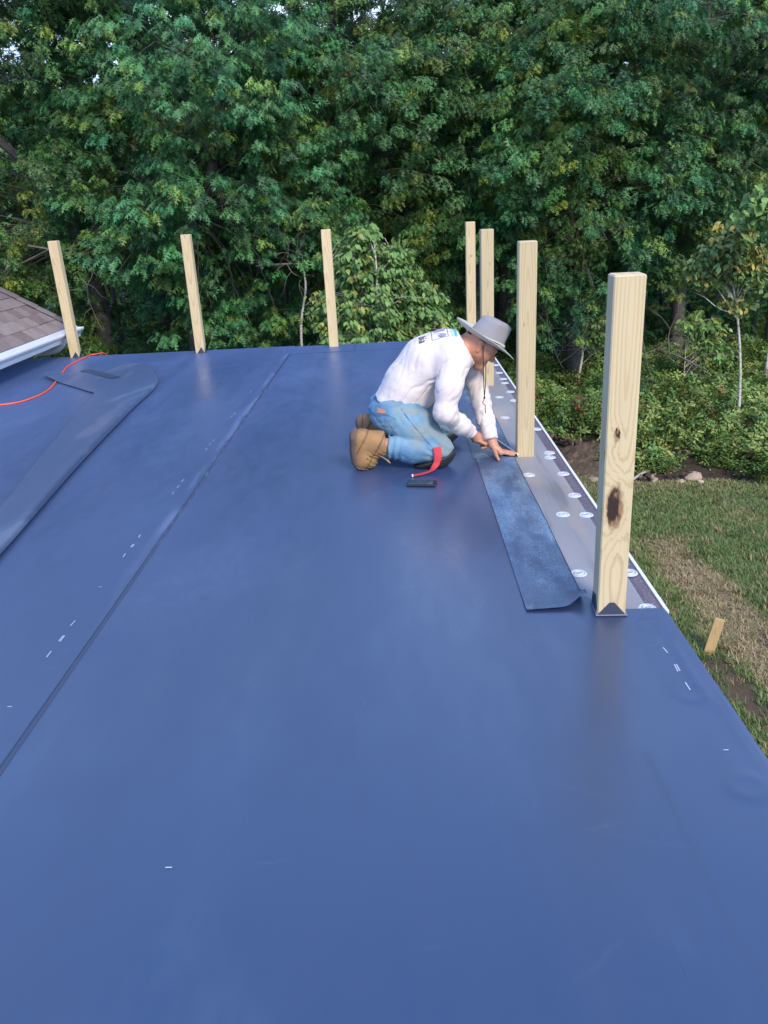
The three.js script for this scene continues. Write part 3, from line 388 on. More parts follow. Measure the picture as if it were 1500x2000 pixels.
const oakTint = (R, c) => { const k = 0.5 + R() * 0.95, y = R(); return y > 0.9975 ? c.setRGB(0.22, 0.085, 0.03) : y > 0.84 ? c.setRGB(0.15 * k, 0.26 * k, 0.05 * k) : c.setRGB((0.046 + 0.028 * R()) * k, 0.182 * k, (0.046 + 0.024 * R()) * k); };
const birchTint = (R, c) => { const k = 0.7 + R() * 0.7, y = R(); return y > 0.9 ? c.setRGB(0.28 * k, 0.31 * k, 0.08 * k) : c.setRGB((0.14 + 0.05 * R()) * k, 0.285 * k, 0.085 * k); };
const berryTint = (R, c) => { const k = 0.6 + R() * 0.8, y = R(); return y > 0.97 ? c.setRGB(0.2 * k, 0.07 * k, 0.03 * k) : y > 0.62 ? c.setRGB(0.19 * k, 0.25 * k, 0.055 * k) : c.setRGB(0.10 * k, 0.19 * k, 0.042 * k); };

// oak: trunk polyline (absolute points), boughs spread through a crown volume
function oak(label, trunkPts, r0, crown, nb, per, seed, o = {}) {
  const R = mulberry(seed), base = trunkPts[0].clone(), t = thing('oak_tree', label, 'tree', base, o.group || 'oak trees along the edge of the wood');
  const L = (p) => p.clone().sub(base), tp = curve(trunkPts, 24), rad = tp.map((_, i) => r0 * (1 - 0.8 * i / 24));
  part('trunk', taper(tp.map(L), rad, 9), bark, t);
  const list = [], limbs = [], [cx, cy, cz, rx, ry, rz] = crown;
  for (let b = 0; b < nb; b++) {
    // biased to the outer shell of the crown
    const a = R() * 6.283, v = R() * 2 - 1, q = Math.pow(0.25 + 0.75 * R(), 0.45), h = Math.sqrt(1 - v * v);
    const c = V(cx + rx * q * h * Math.cos(a), cy + ry * q * v, cz + rz * q * h * Math.sin(a)); if (c.y < (o.floor ?? -1.6)) c.y = (o.floor ?? -1.6) + R() * 0.8;
    let k = 0, bd = 1e9; tp.forEach((p, i) => { const d = p.distanceTo(c) + Math.max(0, p.y - c.y + 0.4) * 1.4; if (i > 4 && d < bd) { bd = d; k = i; } });
    const s = tp[k], mid = s.clone().lerp(c, 0.55).add(V((R() - 0.5) * 0.5, 0.15 + 0.25 * R(), (R() - 0.5) * 0.5));
    const lp = curve([s, mid, c], 9), lr = Math.min(rad[k] * 0.5, 0.010 + 0.0055 * bd) * (o.thin || 0.75); if (!o.nolimb) limbs.push(taper(lp.map(L), lp.map((_, i) => lr * (1 - 0.85 * i / 9)), 5, false));
    const out = V(c.x - cx, 0, c.z - cz).normalize(), br = 0.6 + 0.5 * R();
    for (let j = 0; j < per; j++) {
      const th = R() * 6.283, rr = br * Math.sqrt(R()), p = c.clone().add(V(rr * Math.cos(th), (R() - 0.45) * 0.8 * br - 0.25 * rr * rr, rr * Math.sin(th)));
      const d = V(Math.cos(th), 0, Math.sin(th)).multiplyScalar(0.8).addScaledVector(out, 0.5).add(V(0, -0.35 + 0.5 * R(), 0)); list.push([L(p), d, (0.85 + 0.4 * R()) * (o.leaf || 1)]);
      if (j % 4 === 0 && !o.bare) limbs.push(taper([L(lp[6].clone().lerp(lp[9], R())), L(p)], [0.007, 0.003], 3, false));
    }
  }
  if (o.bare) part('limbs', mergeGeometries(limbs), bark, t); else { // main limbs singly, twigs together
    const main = limbs.filter((g) => g.attributes.position.count > 20), tw = limbs.filter((g) => g.attributes.position.count <= 20); main.forEach((g) => part('limb', g, bark, t)); if (tw.length) { const m = part('twigs', mergeGeometries(tw), bark, t); m.userData.kind = 'stuff'; }
  }
  const warm = (seed * 37 % 11) / 11, tone = 0.80 + (seed * 53 % 7) / 7 * 0.42; foliage('crown', oakKit[seed % 4], list, t, (r, c) => { oakTint(r, c); return c.setRGB(c.r * (0.85 + 0.5 * warm) * tone, c.g * tone, c.b * (1.2 - 0.45 * warm) * tone); }, o.bare ? leafMatFar : leafMat); return t;
}
const Zp = (px, py, z) => onZ(px, py, z), down = (p) => V(p.x, GY - 0.1, p.z);
const tr = (z, ...px) => { const q = px.map(([x, y]) => Zp(x, y, z)); return [down(q[0].clone().add(V((q[0].x - q[1].x) * 0.5, 0, 0.1))), ...q]; };
oak('spreading oak with a crooked low limb beside the shingle roof', tr(-15.5, [165, 470], [120, 380], [50, 318], [-20, 250], [-40, 60]), 0.17, [-7.4, 2.8, -15.4, 3.2, 4.5, 2.6], 118, 19, 401, { thin: 0.35 });
oak('oak whose grey forked trunk shows above a bare post top', tr(-15.8, [372, 440], [405, 380], [420, 300], [432, 200], [440, 20], [450, -160]), 0.15, [-3.4, 2.7, -15.2, 2.9, 4.2, 2.5], 116, 19, 402);
oak('leafy oak overhanging the birch clump', tr(-17.2, [660, 420], [650, 330], [640, 200], [650, 50], [655, -120]), 0.14, [-0.9, 2.7, -16.6, 2.6, 3.7, 2.4], 84, 19, 403);
oak('oak with a slim pale trunk forking into upright branches', tr(-17.0, [930, 420], [938, 350], [945, 290], [950, 200], [965, 60], [970, -120]), 0.13, [1.9, 2.8, -16.6, 2.5, 3.6, 2.4], 80, 19, 404);
oak('broad oak hanging low over the undergrowth', tr(-17.4, [1120, 480], [1110, 380], [1100, 260], [1105, 100], [1110, -100]), 0.17, [3.6, 2.1, -16.4, 2.7, 3.5, 2.5], 96, 19, 405, { floor: -1.2 });
oak('oak with a bare crooked trunk and side branches at the wood edge', tr(-17.8, [1340, 380], [1345, 300], [1355, 230], [1375, 120], [1390, -60]), 0.15, [6.3, 3.1, -17.4, 2.4, 3.7, 2.4], 70, 18, 406, { floor: -0.4 });
oak('dark oak standing over the white birch sapling', tr(-18.5, [1520, 500], [1530, 300], [1540, 100], [1550, -60]), 0.17, [8.7, 3.2, -18.2, 2.6, 4.0, 2.4], 70, 18, 407, { floor: -0.6 });
oak('oak beyond the left house corner', tr(-15.0, [-300, 470], [-300, 300], [-310, 100], [-310, -60]), 0.18, [-11.2, 2.4, -15.0, 2.6, 4.4, 2.6], 60, 17, 408, { nolimb: 1 });
// second row, deeper in the wood
[[-9.5, -20.5], [-6.2, -21.5], [-3.2, -20.3], [-0.2, -21.8], [2.6, -20.9], [5.2, -22.3], [8.2, -21.6], [11.2, -21], [-12.6, -20.8], [-1.8, -25.5], [4, -26], [8.8, -26.2], [-6, -26.3]].forEach(([x, z], i) => {
  oak('shaded oak standing deeper in the wood', [V(x, GY - 0.1, z), V(x + 0.1, 0, z), V(x - 0.1, 3, z), V(x + 0.2, 5.6, z)], 0.16, [x, 3.4, z, 2.5, 4.1, 2.3], 46, 15, 420 + i, { group: 'oaks deeper in the wood', floor: -1.2, leaf: 1.25, bare: 1 });
});
{ // far wood closing the view
  const R = mulberry(77), list = []; for (let i = 0; i < 8500; i++) { const z = -29 - R() * 9, x = (R() - 0.5) * 60; list.push([V(x, GY + 0.2 + Math.pow(R(), 0.8) * 8.2, z), V(R() - 0.5, -0.3, R() - 0.5), 2.3 + R() * 1.2]); }
  const m = foliage('distant_wood', oakKit[1], list, scene, oakTint, leafMatFar); m.userData = { kind: 'stuff', label: 'dark mass of trees far back in the wood', category: 'wood' };
}
{ // shrub layer under the trees
  const R = mulberry(78), list = []; for (let i = 0; i < 5200; i++) { const z = -15.5 - R() * 12, x = -16 + R() * 30; if (x > 1.5 && z > -18.5) continue; const n = fbm(x * 0.6, z * 0.6, 3, 3); list.push([V(x, GY + 0.1 + R() * (0.6 + 2.8 * n), z), V(R() - 0.5, 0.1, R() - 0.5), 1 + R() * 0.5]); }
  const m = foliage('shrub_layer', oakKit[2], list, scene, oakTint, leafMatFar); m.userData = { kind: 'stuff', label: 'dim leafy shrub layer filling the space under the oaks', category: 'undergrowth' };
}
// slim bare trunks in the gloom
{ const R = mulberry(31); for (const [px, z] of [[560, -19], [700, -22], [820, -20], [1180, -20.5], [1290, -23], [1400, -22], [1255, -19.5], [1475, -20], [470, -21], [230, -20]]) { const b = gnd(px, 700), x = Zp(px, 600, z).x; const t = thing('slim_trunk', 'slim bare trunk standing in the shaded wood', 'tree', V(x, GY, z), 'slim trunks in the shade'); part('trunk', taper(curve([V(0, 0, 0), V(0.1 * (R() - 0.5), 2, 0), V(0.3 * (R() - 0.5), 5, 0), V(0.4 * (R() - 0.5), 8, 0)], 12), lin(0.07, 0.03, 12), 6), bark, t); } }

// ------------------------------------------------------------------ birches and undergrowth
function birch(label, base, stems, r, leaves, kitI, seed, size, tint) {
  const R = mulberry(seed), t = thing('birch_tree', label, 'tree', base), L = (p) => p.clone().sub(base), list = [];
  for (const s of stems) { const q = curve(s, 18); part('trunk', taper(q.map(L), q.map((_, i) => r * (Math.abs(s[0].y - base.y) < 0.05 ? 1 : 0.42) * (1 - 0.75 * i / 18)), 7), birchBark, t); }
  const tw = []; for (const [c, rx, ry, n] of leaves) for (let i = 0; i < n; i++) { const a = R() * 6.283, v = R() * 2 - 1, h = Math.sqrt(1 - v * v), q = Math.pow(R(), 0.4), p = V(c.x + rx * q * h * Math.cos(a), c.y + ry * q * v, c.z + rx * 0.9 * q * h * Math.sin(a)); list.push([L(p), V(p.x - c.x, -0.15 + 0.3 * R(), p.z - c.z).add(V((R() - 0.5) * 0.6, 0, (R() - 0.5) * 0.6)), size * (0.8 + 0.45 * R())]);
      if (i % 5 === 0) { const s = stems[i % stems.length], q2 = curve(s, 10), f = q2.reduce((m, k) => Math.abs(k.y - p.y + 0.3) < Math.abs(m.y - p.y + 0.3) ? k : m); tw.push(taper(curve([L(f), L(f.clone().lerp(p, 0.5).add(V(0, 0.1, 0))), L(p)], 4), [0.008, 0.006, 0.005, 0.004, 0.002], 4, false)); } }
  const m = part('twigs', mergeGeometries(tw), birchBark, t); m.userData.kind = 'stuff';
  foliage('crown', birchKit[kitI], list, t, tint || birchTint); return t;
}
{
  const b = V(-0.15, GY, -12.2), z = -12.2, q = (x, y, dz = 0) => Zp(x, y, z + dz);
  birch('bushy light-green birch clump growing just past the far roof edge', b, [[b, q(700, 640), q(690, 500), q(700, 452)], [b.clone().add(V(0.2, 0, 0)), q(785, 620), q(770, 540), q(765, 480)], [b.clone().add(V(0.1, 0, 0.2)), q(740, 640, 0.3), q(735, 520, 0.3), q(730, 470, 0.2)], [b.clone().add(V(-0.2, 0, 0)), q(655, 640), q(640, 560), q(632, 530)]], 0.028,
    [[q(735, 600), 0.85, 0.62, 330], [q(700, 510), 0.5, 0.5, 150], [q(760, 520), 0.55, 0.35, 130], [q(815, 600), 0.5, 0.45, 130], [q(650, 620), 0.42, 0.5, 90], [q(730, 690), 1.2, 0.5, 220], [q(705, 470), 0.28, 0.25, 40], [q(838, 640), 0.5, 0.25, 80], [q(735, 800), 1.3, 0.9, 160]], 0, 501, 1.0);
  const b2 = gnd(1437, 885), z2 = b2.z, q2 = (x, y, dz = 0) => Zp(x, y, z2 + dz);
  birch('young white-stemmed birch with a sparse yellowing crown', b2, [[b2, q2(1443, 800), q2(1446, 720), q2(1441, 625), q2(1432, 560), q2(1425, 470)], [q2(1441, 625), q2(1415, 585), q2(1390, 545), q2(1375, 510)], [q2(1441, 630), q2(1455, 570), q2(1470, 520), q2(1480, 480)], [q2(1437, 600), q2(1444, 540), q2(1447, 470), q2(1450, 440)], [q2(1430, 612), q2(1400, 600), q2(1375, 580), q2(1352, 570)]], 0.03,
    [[q2(1420, 500), 0.5, 0.42, 130], [q2(1375, 530), 0.32, 0.24, 60], [q2(1470, 520), 0.35, 0.4, 75], [q2(1440, 455), 0.3, 0.2, 50], [q2(1445, 590), 0.3, 0.2, 22]], 1, 502, 1.0, (R, c) => { const k = 0.7 + 0.6 * R(); return R() > 0.72 ? c.setRGB(0.36 * k, 0.31 * k, 0.09 * k) : c.setRGB(0.16 * k, 0.25 * k, 0.08 * k); });
  const b3 = gnd(1128, 796), z3 = b3.z, q3 = (x, y) => Zp(x, y, z3);
  birch('thin curving birch stem rising out of the blueberry scrub', b3, [[b3, q3(1130, 740), q3(1138, 690), q3(1139, 640), q3(1133, 580), q3(1140, 500)]], 0.035, [[q3(1165, 640), 0.5, 0.5, 46], [q3(1140, 500), 0.5, 0.4, 36]], 0, 503, 1.2);
  const b4 = gnd(1330, 800), z4 = b4.z, q4 = (x, y) => Zp(x, y, z4);
  birch('small leafy sapling among the dead branches', b4, [[b4, q4(1338, 700), q4(1340, 640)]], 0.012, [[q4(1370, 640), 0.55, 0.25, 60], [q4(1400, 690), 0.4, 0.2, 30]], 1, 504, 1.15);
  const b5 = gnd(1488, 795), z5 = b5.z; birch('grey leaning stem beside the white birch sapling', b5, [[b5, Zp(1496, 730, z5), Zp(1505, 650, z5), Zp(1515, 480, z5)]], 0.055, [[Zp(1495, 400, -11.8), 0.26, 0.28, 34]], 1, 505, 1.4, birchTint);
  const b6 = V(Zp(586, 600, -14.5).x, GY, -14.5); birch('slim white birch stem in the shadow behind the far roof edge', b6, [[b6, Zp(588, 640, -14.5), Zp(597, 560, -14.5), Zp(590, 500, -14.5), Zp(600, 430, -14.5)]], 0.03, [[Zp(600, 420, -14.5), 0.4, 0.4, 20]], 0, 506, 1.1);
}
function deadBranch(pts, r, seed, label) { // a fallen or dead limb with side twigs
  const R = mulberry(seed), q = curve(pts, 16), base = pts[0].clone(), L = (p) => p.clone().sub(base), t = thing('dead_branch', label, 'branch', base), g = []; part('stem', taper(q.map(L), q.map((_, i) => r * (1 - 0.7 * i / 16)), 6), bark2, t);
  const grow = (p, d, l, rr, n) => { const e = p.clone().addScaledVector(d, l), m = p.clone().lerp(e, 0.5).add(V((R() - 0.5) * l * 0.25, (R() - 0.5) * l * 0.25, (R() - 0.5) * l * 0.2)), c = curve([p, m, e], 5); g.push(taper(c.map(L), c.map((_, i) => rr * (1 - 0.6 * i / 5)), 4, false)); if (n > 0) for (let k = 0; k < 2 + (R() > 0.5); k++) grow(c[2 + Math.floor(R() * 4)], d.clone().add(V((R() - 0.5) * 1.6, (R() - 0.5) * 1.2, (R() - 0.5) * 1.2)).normalize(), l * (0.5 + 0.3 * R()), rr * 0.6, n - 1); };
  for (let k = 4; k < 16; k += 2) grow(q[k], V((R() - 0.5) * 2, (R() - 0.3) * 1.2, (R() - 0.5) * 1.4).normalize(), 0.35 + R() * 0.5, r * 0.45, 2);
  if (g.length) { const m = part('twigs', mergeGeometries(g), bark2, t); m.userData.kind = 'stuff'; }
}
const bark2 = std(0.16, 0.14, 0.13, 0.95);
deadBranch([gnd(1430, 800), Zp(1400, 745, -15), Zp(1345, 705, -15), Zp(1285, 680, -15.2)], 0.022, 601, 'long grey dead branch leaning through the scrub');
deadBranch([gnd(1265, 790), Zp(1268, 740, -15.4), Zp(1262, 700, -15.4), Zp(1255, 660, -15.4)], 0.02, 602, 'tangle of dead grey twigs behind the knotty post');
deadBranch([Zp(1052, 615, -15.8), Zp(1075, 650, -15.8), Zp(1085, 690, -15.8), Zp(1100, 720, -15.8)], 0.022, 603, 'drooping dead branch beside the arched-grain post');
deadBranch([Zp(500, 520, -14.2), Zp(560, 515, -14.2), Zp(610, 517, -14.2)], 0.02, 604, 'bare horizontal limb under the oak foliage');
deadBranch([Zp(55, 480, -14), Zp(110, 490, -14), Zp(160, 505, -14), Zp(190, 540, -14)], 0.024, 605, 'bare lichen-grey limb near the shingle roof');
deadBranch([Zp(400, 410, -14.6), Zp(440, 425, -14.6), Zp(490, 440, -14.6)], 0.02, 606, 'bare twiggy limb in front of the forked oak');
for (const [a, b, r, l] of [[[1225, 950], [1275, 930], 0.025, 'pale fallen stick at the lawn edge'], [[1085, 866], [1110, 858], 0.02, 'short stick sticking out past the roof edge'], [[1400, 862], [1435, 765], 0.018, 'thin bare stick leaning beside the white birch'], [[1060, 760], [1068, 765], 0.03, 'broken stub in the scrub']]) { const p = gnd(...a), q = r === 0.018 ? Zp(b[0], b[1], p.z) : gnd(...b).add(V(0, 0.12, 0)); const t = thing('stick', l, 'stick', p); part('stem', taper([V(0, 0.05, 0), q.clone().sub(p).multiplyScalar(0.5).add(V(0, 0.07, 0.03)), q.clone().sub(p)], [r, r * 0.8, r * 0.4], 6), std(0.32, 0.29, 0.25, 0.9), t); }
{ // blueberry scrub
  const R = mulberry(55), list = [];
  for (let i = 0; i < 20000; i++) { const x = 1.8 + R() * 11, z = -11 - R() * 13; const e = edgeZ(x) - z; if (e < 0.25) continue; const n = fbm(x * 0.9, z * 0.9, 31, 3), soil = Math.hypot((x - 3.0) / 0.75, (z + 12.4) / 1.0) < 1 + (n - 0.5) || Math.hypot((x - 4.1) / 0.7, (z + 12.0) / 0.35) < 0.9; if (soil && R() > 0.42) continue; if (n < 0.36 && R() > 0.25) continue;
    const h = (0.25 + 0.9 * n) * sstep(0, 1.2, e) * (1 - 0.25 * sstep(6, 12, e)); list.push([V(x, GY + 0.08 + Math.pow(R(), 0.6) * h, z), V(R() - 0.5, 0.3 + 0.4 * R(), R() - 0.5), 0.9 + 0.6 * R()]); }
  const m = foliage('blueberry_scrub', berryKit, list, scene, berryTint, leafMatFar); m.userData = { kind: 'stuff', label: 'low green blueberry scrub covering the edge of the wood', category: 'undergrowth' };
}
{ // bushes at the lawn edge
  const R = mulberry(66); for (const [px, py, rx, h, label] of [[1170, 860, 0.4, 0.4, 'dark green bush beside the bare soil bank'], [1280, 925, 0.32, 0.42, 'yellow-green bush behind the fallen stick'], [1420, 915, 0.5, 0.5, 'bright bush beneath the white birch'], [1490, 935, 0.45, 0.55, 'bushy clump at the lawn edge by the orange fern'], [1185, 915, 0.2, 0.3, 'small leafy tuft on the soil bank']]) {
    const p = gnd(px, py), t = thing('bush', label, 'bush', p), l = [], st = []; for (let i = 0; i < 260 * rx; i++) { const a = R() * 6.28, q = Math.sqrt(R()) * rx, y = 0.05 + h * Math.pow(R(), 0.7) * (1 - 0.5 * q / rx); l.push([V(q * Math.cos(a), y, q * Math.sin(a)), V(Math.cos(a), 0.4, Math.sin(a)), 1 + 0.5 * R()]); if (i % 8 === 0) st.push(taper([V(q * 0.3 * Math.cos(a), -0.03, q * 0.3 * Math.sin(a)), V(q * Math.cos(a), y, q * Math.sin(a))], [0.006, 0.003], 4, false)); }
    part('stems', mergeGeometries(st), bark, t).userData.kind = 'stuff'; foliage('leaves', berryKit, l, t, px === 1280 ? birchTint : berryTint); } }
{ // bracken, turned orange
  const R = mulberry(44), m = std(0.34, 0.115, 0.03, 0.8, { }); const mk = (px, py, s, label) => { const p = gnd(px, py), t = thing('fern', label, 'fern', p, undefined); for (let f = 0; f < 6; f++) { const a = f * 1.05 + R(), L = s * (0.8 + 0.4 * R()), P = [], I = []; const n = 9; for (let i = 0; i < n; i++) { const u = i / n, x = L * u * 0.8, y = L * (0.9 * u - 0.75 * u * u) + 0.25 * s, w = 0.36 * L * Math.sin(Math.PI * (0.12 + 0.85 * u)), k = P.length / 3; for (const sg of [-1, 1]) { const o = P.length / 3; P.push(x, y, 0, x + 0.045 * L, y, 0, x + 0.09 * L, y - 0.06 * L, sg * w); I.push(o, o + 1, o + 2); } } part('frond', geoFrom(P, I).rotateY(a), m, t); } part('stalk', taper([V(0, -0.02, 0), V(0, 0.28 * s, 0)], [0.008, 0.006], 5), m, t); };
  mk(1435, 868, 0.5, 'orange dead bracken fern below the white birch'); mk(1278, 905, 0.42, 'rust-orange bracken fern behind the knotty post'); }
{ // stones at the lawn edge
  const stoneTex = dataTex(128, 128, (u, v) => { const k = 0.45 + 0.7 * fbm(u * 8, v * 8, 3, 4) + 0.25 * hash3(u * 128, v * 128, 2); return [k, k * 0.97, k * 0.93]; }, true, true);
  const R = mulberry(33); for (const [px, py, s, label, tone] of [[1352, 938, 0.10, 'large pale boulder at the lawn edge', 0.34], [1276, 943, 0.06, 'flat tan stone beside the fallen stick', 0.28], [1330, 946, 0.05, 'small round pebble in front of the boulder', 0.34], [1152, 853, 0.13, 'pinkish stone on the soil bank', 0.27], [1158, 943, 0.07, 'grey stone on bare soil near the roof edge', 0.25], [1368, 946, 0.045, 'little pale stone beside the boulder', 0.4]]) {
    const g = mergeVertices(new THREE.IcosahedronGeometry(s, 4).deleteAttribute('uv').deleteAttribute('normal')), p = g.attributes.position; for (let i = 0; i < p.count; i++) { const k = 0.55 + 0.95 * fbm(p.getX(i) / s * 1.3 + px, p.getY(i) / s * 1.3, p.getZ(i) / s * 1.3, 4); p.setXYZ(i, p.getX(i) * k * 1.25, p.getY(i) * k * 0.75, p.getZ(i) * k); } g.computeVertexNormals(); g.setAttribute('uv', new THREE.Float32BufferAttribute(Array.from({ length: p.count }, (_, i) => [p.getX(i) * 5 + p.getZ(i) * 2, p.getY(i) * 5 + p.getZ(i) * 3]).flat(), 2));
    const q = gnd(px, py), m = part(numbered('stone'), g, std(1, 1, 1, 0.95, { map: stoneTex, color: new THREE.Color().setRGB(tone * 1.1, tone * 0.88, tone * 0.68) }), scene, V(q.x, GY + s * 0.2 + 0.03, q.z)); m.userData = { label, category: 'stone' }; m.rotation.y = R() * 6; } }
{ // bank of bare soil
  const g = gridGeo(lin(-1.1, 1.1, 50), lin(-1.3, 1.3, 60), (x, z) => { const r = Math.hypot(x / 0.62, z / 1.05), h = sstep(1, 0.2, r); return [x, -0.02 + 0.20 * h + 0.30 * h * (fbm(x * 4, z * 4, 2, 4) - 0.42) + 0.10 * h * (fbm(x * 16, z * 16, 3, 2) - 0.5), z, x, z]; });
  const m = part('soil_bank', g, std(1, 1, 1, 1, { map: dataTex(256, 256, (u, v) => { const k = 0.4 + 0.7 * fbm(u * 30, v * 30, 2, 3) + 0.4 * hash3(u * 256, v * 256, 3); const st = hash3(u * 256, v * 256, 9) > 0.97 ? 0.12 : 0; const lf = sstep(0.6, 0.68, fbm(u * 22, v * 22, 17, 2)); return [0.075 * k + st + 0.05 * lf, 0.052 * k + st * 0.85 + 0.035 * lf, 0.038 * k + st * 0.7 + 0.015 * lf]; }, true, true) }), scene, V(3.05, GY + 0.05, -12.6)); m.userData = { kind: 'structure', label: 'bank of bare brown soil past the lawn', category: 'soil' }; }
{ // clods and grit lying on the soil
  const R = mulberry(35), g = new THREE.IcosahedronGeometry(1, 0), n = 700, m = shadows(new THREE.InstancedMesh(g, std(1, 1, 1, 1), n)), M = new THREE.Matrix4(), Q = new THREE.Quaternion(), c = new THREE.Color(); m.name = 'soil_clods'; m.userData = { kind: 'stuff', label: 'clods, chips and grit scattered on the bare soil', category: 'clods' };
  for (let i = 0; i < n; i++) { const a = R() * 6.28, r = Math.sqrt(R()), x = 3.05 + r * 1.25 * Math.cos(a) + (i % 3 ? 0 : R() * 2), z = -12.4 + r * 1.2 * Math.sin(a), s = 0.012 + 0.045 * R() * R(); M.compose(V(x, GY + 0.1 + 0.12 * sstep(1, 0.2, r), Math.min(z, edgeZ(x) - 0.05)), Q.setFromEuler(new THREE.Euler(R() * 6, R() * 6, R() * 6)), V(s * 1.4, s * 0.7, s)); m.setMatrixAt(i, M); const k = 0.5 + R(); m.setColorAt(i, R() > 0.8 ? c.setRGB(0.22 * k, 0.17 * k, 0.12 * k) : c.setRGB(0.075 * k, 0.05 * k, 0.035 * k)); } scene.add(m); }

// ------------------------------------------------------------------ the kneeling roofer
// smooth surface from a distance field (surface nets)
function nets(field, lo, hi, cell, color) {
  const n = [0, 1, 2].map((k) => Math.ceil((hi[k] - lo[k]) / cell) + 2), [nx, ny, nz] = n, f = new Float32Array(nx * ny * nz);
  for (let k = 0; k < nz; k++) for (let j = 0; j < ny; j++) for (let i = 0; i < nx; i++) f[(k * ny + j) * nx + i] = field(lo[0] + i * cell, lo[1] + j * cell, lo[2] + k * cell);
  const id = new Int32Array(f.length).fill(-1), P = [], C = [], I = [], at = (i, j, k) => (k * ny + j) * nx + i;
  for (let k = 0; k < nz - 1; k++) for (let j = 0; j < ny - 1; j++) for (let i = 0; i < nx - 1; i++) {
    let m = 0, sx = 0, sy = 0, sz = 0, c = 0; const v = []; for (let q = 0; q < 8; q++) { const a = f[at(i + (q & 1), j + (q >> 1 & 1), k + (q >> 2))]; v.push(a); if (a < 0) m |= 1 << q; }
    if (m === 0 || m === 255) continue;
    for (let a = 0; a < 8; a++) for (const bit of [1, 2, 4]) { const b = a | bit; if (b === a || (v[a] < 0) === (v[b] < 0)) continue; const t = v[a] / (v[a] - v[b]); sx += (a & 1) + (bit === 1 ? t : 0); sy += (a >> 1 & 1) + (bit === 2 ? t : 0); sz += (a >> 2) + (bit === 4 ? t : 0); c++; }
    const x = lo[0] + (i + sx / c) * cell, y = lo[1] + (j + sy / c) * cell, z = lo[2] + (k + sz / c) * cell; id[at(i, j, k)] = P.length / 3; P.push(x, y, z); if (color) C.push(...color(x, y, z));
  }
  const quad = (a, b, c, d, flip) => { if (a < 0 || b < 0 || c < 0 || d < 0) return; flip ? I.push(a, c, b, a, d, c) : I.push(a, b, c, a, c, d); };
  for (let k = 1; k < nz - 1; k++) for (let j = 1; j < ny - 1; j++) for (let i = 1; i < nx - 1; i++) {
    const s = f[at(i, j, k)] < 0;
    if (s !== f[at(i + 1, j, k)] < 0) quad(id[at(i, j - 1, k - 1)], id[at(i, j, k - 1)], id[at(i, j, k)], id[at(i, j - 1, k)], !s);
    if (s !== f[at(i, j + 1, k)] < 0) quad(id[at(i - 1, j, k - 1)], id[at(i - 1, j, k)], id[at(i, j, k)], id[at(i, j, k - 1)], !s);
    if (s !== f[at(i, j, k + 1)] < 0) quad(id[at(i - 1, j - 1, k)], id[at(i, j - 1, k)], id[at(i, j, k)], id[at(i - 1, j, k)], !s);
  }
  return geoFrom(P, I, null, color ? C : null);
}
const smin = (a, b, k) => { const h = Math.max(k - Math.abs(a - b), 0) / k; return Math.min(a, b) - h * h * k * 0.25; };
const smax = (a, b, k) => -smin(-a, -b, k);
function cap(a, b, ra, rb) { const ux = b[0] - a[0], uy = b[1] - a[1], uz = b[2] - a[2], l = ux * ux + uy * uy + uz * uz; return (x, y, z) => { const t = clamp(((x - a[0]) * ux + (y - a[1]) * uy + (z - a[2]) * uz) / l); return Math.hypot(x - a[0] - t * ux, y - a[1] - t * uy, z - a[2] - t * uz) - ra - (rb - ra) * t; }; }
const chain = (...q) => { const o = []; for (let i = 0; i < q.length - 1; i++) o.push(cap(q[i], q[i + 1], q[i][3], q[i + 1][3])); return o; };
const blend = (list, k) => (x, y, z) => { let d = 9; for (const f of list) d = smin(d, f(x, y, z), k); return d; };
const plane = (p, n) => { const l = Math.hypot(...n); return (x, y, z) => ((x - p[0]) * n[0] + (y - p[1]) * n[1] + (z - p[2]) * n[2]) / l; };
